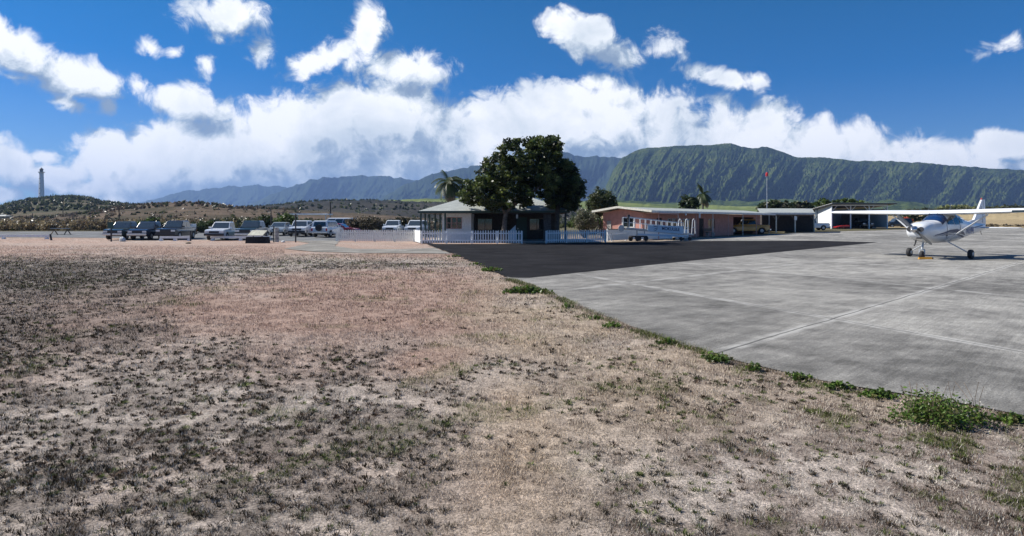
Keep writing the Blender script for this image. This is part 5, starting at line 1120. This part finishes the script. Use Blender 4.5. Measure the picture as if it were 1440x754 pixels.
# ------------------------------------------------------------------ the aircraft
def aircraft():
    M_REGN = mat('blue_lettering', (.03, .09, .30), .4)
    hd = Vector((-.82, -.57)).normalized(); hub = Vector((17.55, 28.1))
    t = thing('light_aircraft', 'white high-wing light aircraft with blue stripes parked on the concrete', 'airplane', (hub.x, hub.y, .004), math.atan2(hd.y, hd.x))
    SW = mat('aircraft_white', (.72, .74, .76), .32, 0, var=.03, coat=.6)
    S_ = [0.34, .42, .60, .95, 1.4, 1.80, 2.08, 2.38, 2.9, 3.5, 4.0, 4.5, 5.1, 6.0, 7.0, 7.9, 8.05]
    HW = [.30, .40, .47, .52, .54, .555, .56, .56, .56, .55, .50, .43, .34, .24, .15, .06, .03]
    ZT = [1.48, 1.54, 1.60, 1.66, 1.69, 1.72, 1.90, 2.05, 2.08, 2.08, 2.03, 1.93, 1.78, 1.67, 1.60, 1.56, 1.52]
    ZB = [1.08, .98, .88, .78, .72, .70, .69, .69, .69, .70, .74, .81, .90, 1.02, 1.14, 1.27, 1.33]
    f = lambda A, s: float(np.interp(s, S_, A))
    NE = 2.7
    def ring(s, n=28):
        hw, zt, zb = f(HW, s), f(ZT, s), f(ZB, s); zc, hh = (zt+zb)/2, (zt-zb)/2; out = []
        for i in range(n):
            a = 2*math.pi*i/n; c, q = math.cos(a), math.sin(a)
            y = hw*math.copysign(abs(c)**(2/NE), c); z = zc+hh*math.copysign(abs(q)**(2/NE), q)
            if zt > 1.75 and z > 1.45: y *= 1-.16*(z-1.45)/(.8)       # cabin narrows upward
            out.append(Vector((-s, y, z)))
        return out
    def side(s, z, off=.006, sg=1):
        hw, zt, zb = f(HW, s), f(ZT, s), f(ZB, s); zc, hh = (zt+zb)/2, (zt-zb)/2; q = min(.98, abs((z-zc)/hh))
        y = hw*(1-q**NE)**(1/NE)
        if zt > 1.75 and z > 1.45: y *= 1-.16*(z-1.45)/(.8)
        return Vector((-s, sg*(y+off), z))
    ss = sorted(set(S_+[.5, .75, 1.2, 1.6, 1.94, 2.22, 2.6, 3.2, 3.75, 4.25, 4.8, 5.5, 6.5, 7.5]))
    b = MB(); b.loft([ring(s) for s in ss]); b.build('fuselage', SW, t, smooth=True)
    # stripes, lettering and side windows lie on the skin
    def skin(name, m, rows, off=.005, sg=1, parent=t, n=8):
        mb = MB(); g = []
        for s, z0, z1 in rows: g.append([side(s, z0+(z1-z0)*k/n, off, sg) for k in range(n+1)])
        for i in range(len(g)-1):
            for k in range(n): mb.add([g[i][k], g[i+1][k], g[i+1][k+1], g[i][k+1]], [(0, 1, 2, 3)])
        return mb.build(name, m, parent)
    def swoosh(pts, name='stripe', m=M_NAVY, sg=1):
        P_ = np.array(pts); s = np.linspace(P_[0, 0], P_[-1, 0], 26); mid = np.interp(s, P_[:, 0], P_[:, 1]); th = np.interp(s, P_[:, 0], P_[:, 2])
        skin(name, m, [(a, c-h/2, c+h/2) for a, c, h in zip(s, mid, th)], .006, sg, n=3)
    for sg in (1, -1):
        swoosh([(1.0, 1.06, .02), (1.6, 1.12, .06), (2.4, 1.24, .09), (3.2, 1.27, .12), (3.9, 1.18, .14), (4.3, 1.10, .10), (4.5, 1.04, .03)], sg=sg)
        swoosh([(1.5, 1.04, .01), (2.2, 1.14, .03), (3.0, 1.19, .05), (3.8, 1.14, .07), (4.3, 1.05, .02)], sg=sg)
        swoosh([(.9, 1.02, .01), (1.8, 1.06, .02), (2.8, 1.10, .03), (3.6, 1.04, .05), (4.2, .97, .10), (4.55, .93, .04)], sg=sg)
        swoosh([(5.4, 1.42, .02), (6.2, 1.40, .05), (7.0, 1.46, .06), (7.6, 1.50, .03)], sg=sg)
        win = [(2.22, 2.9, 1.54, 1.94), (2.96, 3.55, 1.54, 1.94), (3.66, 4.12, 1.60, 1.90)]
        for k, (a, c, z0, z1) in enumerate(win):
            n = 5; rows = [(a+(c-a)*i/n, z0+(.0 if k else .10*(1-i/n)*0), z1-(.0 if k else .22*(1-i/n))-(0 if k < 2 else .10*i/n)) for i in range(n+1)]
            w = skin('side_window', M_GLASS, rows, .007, sg, n=5)
        fr = MB()
        for a in (2.15, 3.60): 
            for i in range(8): p0 = side(a, .95+i*.145, .004, sg); p1 = side(a, .95+(i+1)*.145, .004, sg); fr.tube(p0, p1, .006, n=4)
        fr.build('door_seam', M_DARK, t)
    # wrapped windshield (navy cover) and rear window
    def wrap(name, m, s0, s1, a0, a1, off=.008, n=6, k=12):
        mb = MB(); rows = []
        for i in range(n+1):
            s = s0+(s1-s0)*i/n; hw, zt, zb = f(HW, s), f(ZT, s), f(ZB, s); zc, hh = (zt+zb)/2, (zt-zb)/2; row = []
            for j in range(k+1):
                a = a0+(a1-a0)*j/k; c, q = math.cos(a), math.sin(a); y = hw*math.copysign(abs(c)**(2/NE), c); z = zc+hh*abs(q)**(2/NE)
                if zt > 1.75 and z > 1.45: y *= 1-.16*(z-1.45)/.8
                row.append(Vector((-s+(off if s0 < 3 else -off)*1.0, y*(1+off), z+off)))
            rows.append(row)
        for i in range(n):
            for j in range(k): mb.add([rows[i][j], rows[i+1][j], rows[i+1][j+1], rows[i][j+1]], [(0, 1, 2, 3)])
        return mb.build(name, m, t, smooth=True)
    wrap('windshield', mat('blue_sun_cover', (.010, .035, .11), .12, spec=.8), 1.83, 2.36, R(28), R(152))
    wrap('rear_window', M_GLASS, 4.05, 4.75, R(35), R(145))
    # cowl: intakes, seam, exhaust
    for sg in (-1, 1):
        MB().lathe([(.02, -.015), (.105, -.015), (.105, .03), (.02, .03)], (-.335, sg*.24, 1.33), 18, 'x').build('air_intake', M_DARK, t)
    MB().box((-.50, .10, .955), (.10, .20, .09)).build('landing_lamp', M_DARK, t)
    MB().tube((-.80, -.16, .82), (-.70, -.20, .58), .035, n=8).build('exhaust_pipe', M_DARK, t)
    # spinner and propeller
    sp = MB().lathe([(.005, .12), (.06, .08), (.115, 0), (.15, -.12), (.155, -.20)], (-.10, 0, 1.32), 18, 'x').build('spinner', M_CHROME, t, smooth=True)
    pm = mat('propeller_grey', (.10, .105, .11), .35, .3)
    for sg in (1, -1):
        dr = Vector((0, .70*sg, -.64*sg)).normalized(); pr = Vector((0, -dr.z, dr.y)); rings = []
        for k, (r, w, th, tw) in enumerate(((.10, .05, .045, .9), (.25, .075, .035, .75), (.5, .085, .024, .5), (.75, .075, .015, .34), (.93, .045, .008, .25), (.96, .01, .004, .25))):
            ex = (pr*math.cos(tw)+Vector((1, 0, 0))*math.sin(tw)); ez = Vector((1, 0, 0))*math.cos(tw)-pr*math.sin(tw); c = Vector((-.22, 0, 1.32))+dr*r
            rings.append([c+ex*w, c+ez*th, c-ex*w, c-ez*th])
        MB().loft(rings).build('propeller_blade', pm, t)
    # wings
    def airfoil(c, th, le, y, z):
        pr = [(0, 0), (.03, .55), (.12, .95), (.30, 1.0), (.6, .65), (1, .04), (1, -.04), (.6, -.25), (.3, -.36), (.1, -.34), (.02, -.2)]
        return [Vector((-(le+x*c), y, z+th*.62*q)) for x, q in pr]
    for sg in (1, -1):
        secs = [(0.0, 1.63, .26, 2.28, 2.04), (.55, 1.63, .26, 2.22, 2.045), (2.6, 1.60, .25, 2.26, 2.085), (4.85, 1.14, .17, 2.50, 2.135), (5.03, 1.0, .12, 2.58, 2.145), (5.10, .70, .04, 2.75, 2.15)]
        w = MB(); w.loft([airfoil(c, th, le, sg*y, z) for y, c, th, le, z in secs if not (y == 0)]); wing = w.build('wing', SW, t, smooth=True)
        MB().beam((-(2.30+1.12), sg*.62, 1.995), (-(2.32+1.12), sg*2.5, 2.03), .01, .012).build('flap_seam', M_DARK, wing)
        st = MB(); p0 = Vector((-2.15, sg*.50, .80)); p1 = Vector((-2.60, sg*1.95, 1.97)); q = []
        for p in (p0, p1): q.append([p+Vector((.09, 0, 0)), p+Vector((0, 0, .045)), p+Vector((-.09, 0, 0)), p+Vector((0, 0, -.045))])
        st.loft(q); st.build('wing_strut', SW, t)
        g = MB(); g.loft([[Vector((-2.65+a, sg*.40, .74+b_)) for a, b_ in ((.07, 0), (0, .03), (-.07, 0), (0, -.03))], [Vector((-2.72+a, sg*1.20, .26+b_)) for a, b_ in ((.04, 0), (0, .025), (-.04, 0), (0, -.025))]]); g.build('gear_leg', SW, t)
        wh = MB().lathe([(.10, -.08), (.19, -.075), (.21, -.04), (.21, .04), (.19, .075), (.10, .08)], (-2.72, sg*1.27, .21), 22, 'y').build('main_wheel', M_BLACK, t, smooth=True)
        MB().lathe([(.09, -.01), (.095, .01), (.03, .02)], (-2.72, sg*(1.27)+.082, .21), 14, 'y').build('hub', M_GALV, wh)
        # stabiliser
        s_ = MB(); s_.loft([airfoil(.95, .09, 7.0, sg*.06, 1.36), airfoil(.62, .05, 7.22, sg*1.66, 1.36), airfoil(.4, .02, 7.35, sg*1.73, 1.36)]); s_.build('tailplane', SW, t, smooth=True)
    centre = MB(); centre.loft([airfoil(1.63, .26, 2.22, -.55, 2.045), airfoil(1.63, .26, 2.22, .55, 2.045)]); centre.build('wing_centre', SW, t, smooth=True)
    MB().box((-2.33, 3.15, 2.10), (.10, .46, .09)).build('wing_landing_light', M_GLASS, t)
    fin = MB(); 
    for_ = [(5.9, 1.66, .01), (6.6, 1.78, .05), (7.55, 2.78, .035), (7.98, 2.80, .02), (8.12, 1.50, .02), (6.9, 1.56, .06)]
    a = [Vector((-s, w, z)) for s, z, w in for_]; c = [Vector((-s, -w, z)) for s, z, w in for_]; n = len(a)
    fin.add(a+c, [tuple(range(n)), tuple(range(n, 2*n))[::-1]]+[(i, (i+1) % n, n+(i+1) % n, n+i) for i in range(n)]); fn = fin.build('fin', SW, t)
    MB().beam((-7.62, .045, 1.62), (-7.76, .032, 2.76), .008, .012).build('rudder_seam', M_DARK, fn)
    MB().box((-7.62, 0, 2.83), (.10, .05, .07)).build('tail_beacon', M_RED, fn)
    MB().slab([(-7.30, .062, 2.28), (-7.52, .05, 2.28), (-7.56, .05, 2.34), (-7.32, .058, 2.34)], (0, .004, 0)).slab([(-7.40, .058, 2.16), (-7.45, .056, 2.16), (-7.46, .052, 2.46), (-7.42, .052, 2.46)], (0, .004, 0)).build('fin_emblem', M_NAVY, fn)
    tw = math.atan2(f(HW, 4.9)-f(HW, 6.1), 1.2)
    ex = Vector((-math.cos(tw), -math.sin(tw), 0)); text_part('registration', 'N5194', .46, M_REGN, t, basis(ex, (0, 0, 1), side(5.25, 1.24, .03)), .002)
    ex = Vector((math.cos(tw), -math.sin(tw), 0)); text_part('registration', 'N5194', .46, M_REGN, t, basis(ex, (0, 0, 1), side(5.25, 1.24, .03, -1)), .002)
    # nose gear
    g = MB(); g.tube((-1.12, 0, .75), (-1.0, 0, .42), .045); g.beam((-1.0, -.11, .42), (-1.0, .11, .42), .05, .05); g.beam((-1.0, -.105, .42), (-.98, -.105, .17), .05, .02); g.beam((-1.0, .105, .42), (-.98, .105, .17), .05, .02); g.build('nose_gear', M_GALV, t)
    MB().lathe([(.08, -.07), (.16, -.065), (.175, -.03), (.175, .03), (.16, .065), (.08, .07)], (-.98, 0, .175), 20, 'y').build('nose_wheel', M_BLACK, t, smooth=True)
    # aerials and tie-down ring
    for x, y in ((-2.9, .35), (-2.7, -.45)): MB().tube((x, y, 2.12), (x-.22, y, 2.55), .008, .004, 5).build('aerial', M_CHROME, t)
    MB().tube((-7.5, 0, 1.22), (-7.6, 0, 1.02), .014, n=5).build('tail_skid', M_DARK, t)
    MB().box((-2.10, .57, 1.05), (.0+.10, .02, .05)).build('step', M_DARK, t)
    return hub, hd
hub, hd = aircraft()
def chock():
    b = hub-hd*.98; c = Vector((b.x, b.y, .008))+Vector((-.02, -.26, 0)); t = thing('wheel_chock', 'yellow wheel chock on the concrete before the nose wheel', 'wheel chock', c, .06)
    MB().slab([(-.30, -.06, 0), (-.30, .06, 0), (-.30, 0, .09)], (.6, 0, 0)).build('wedge', M_YEL, t)
    MB().box((.33, .0, .035), (.06, .06, .07)).build('end_block', M_DARK, t)
chock()
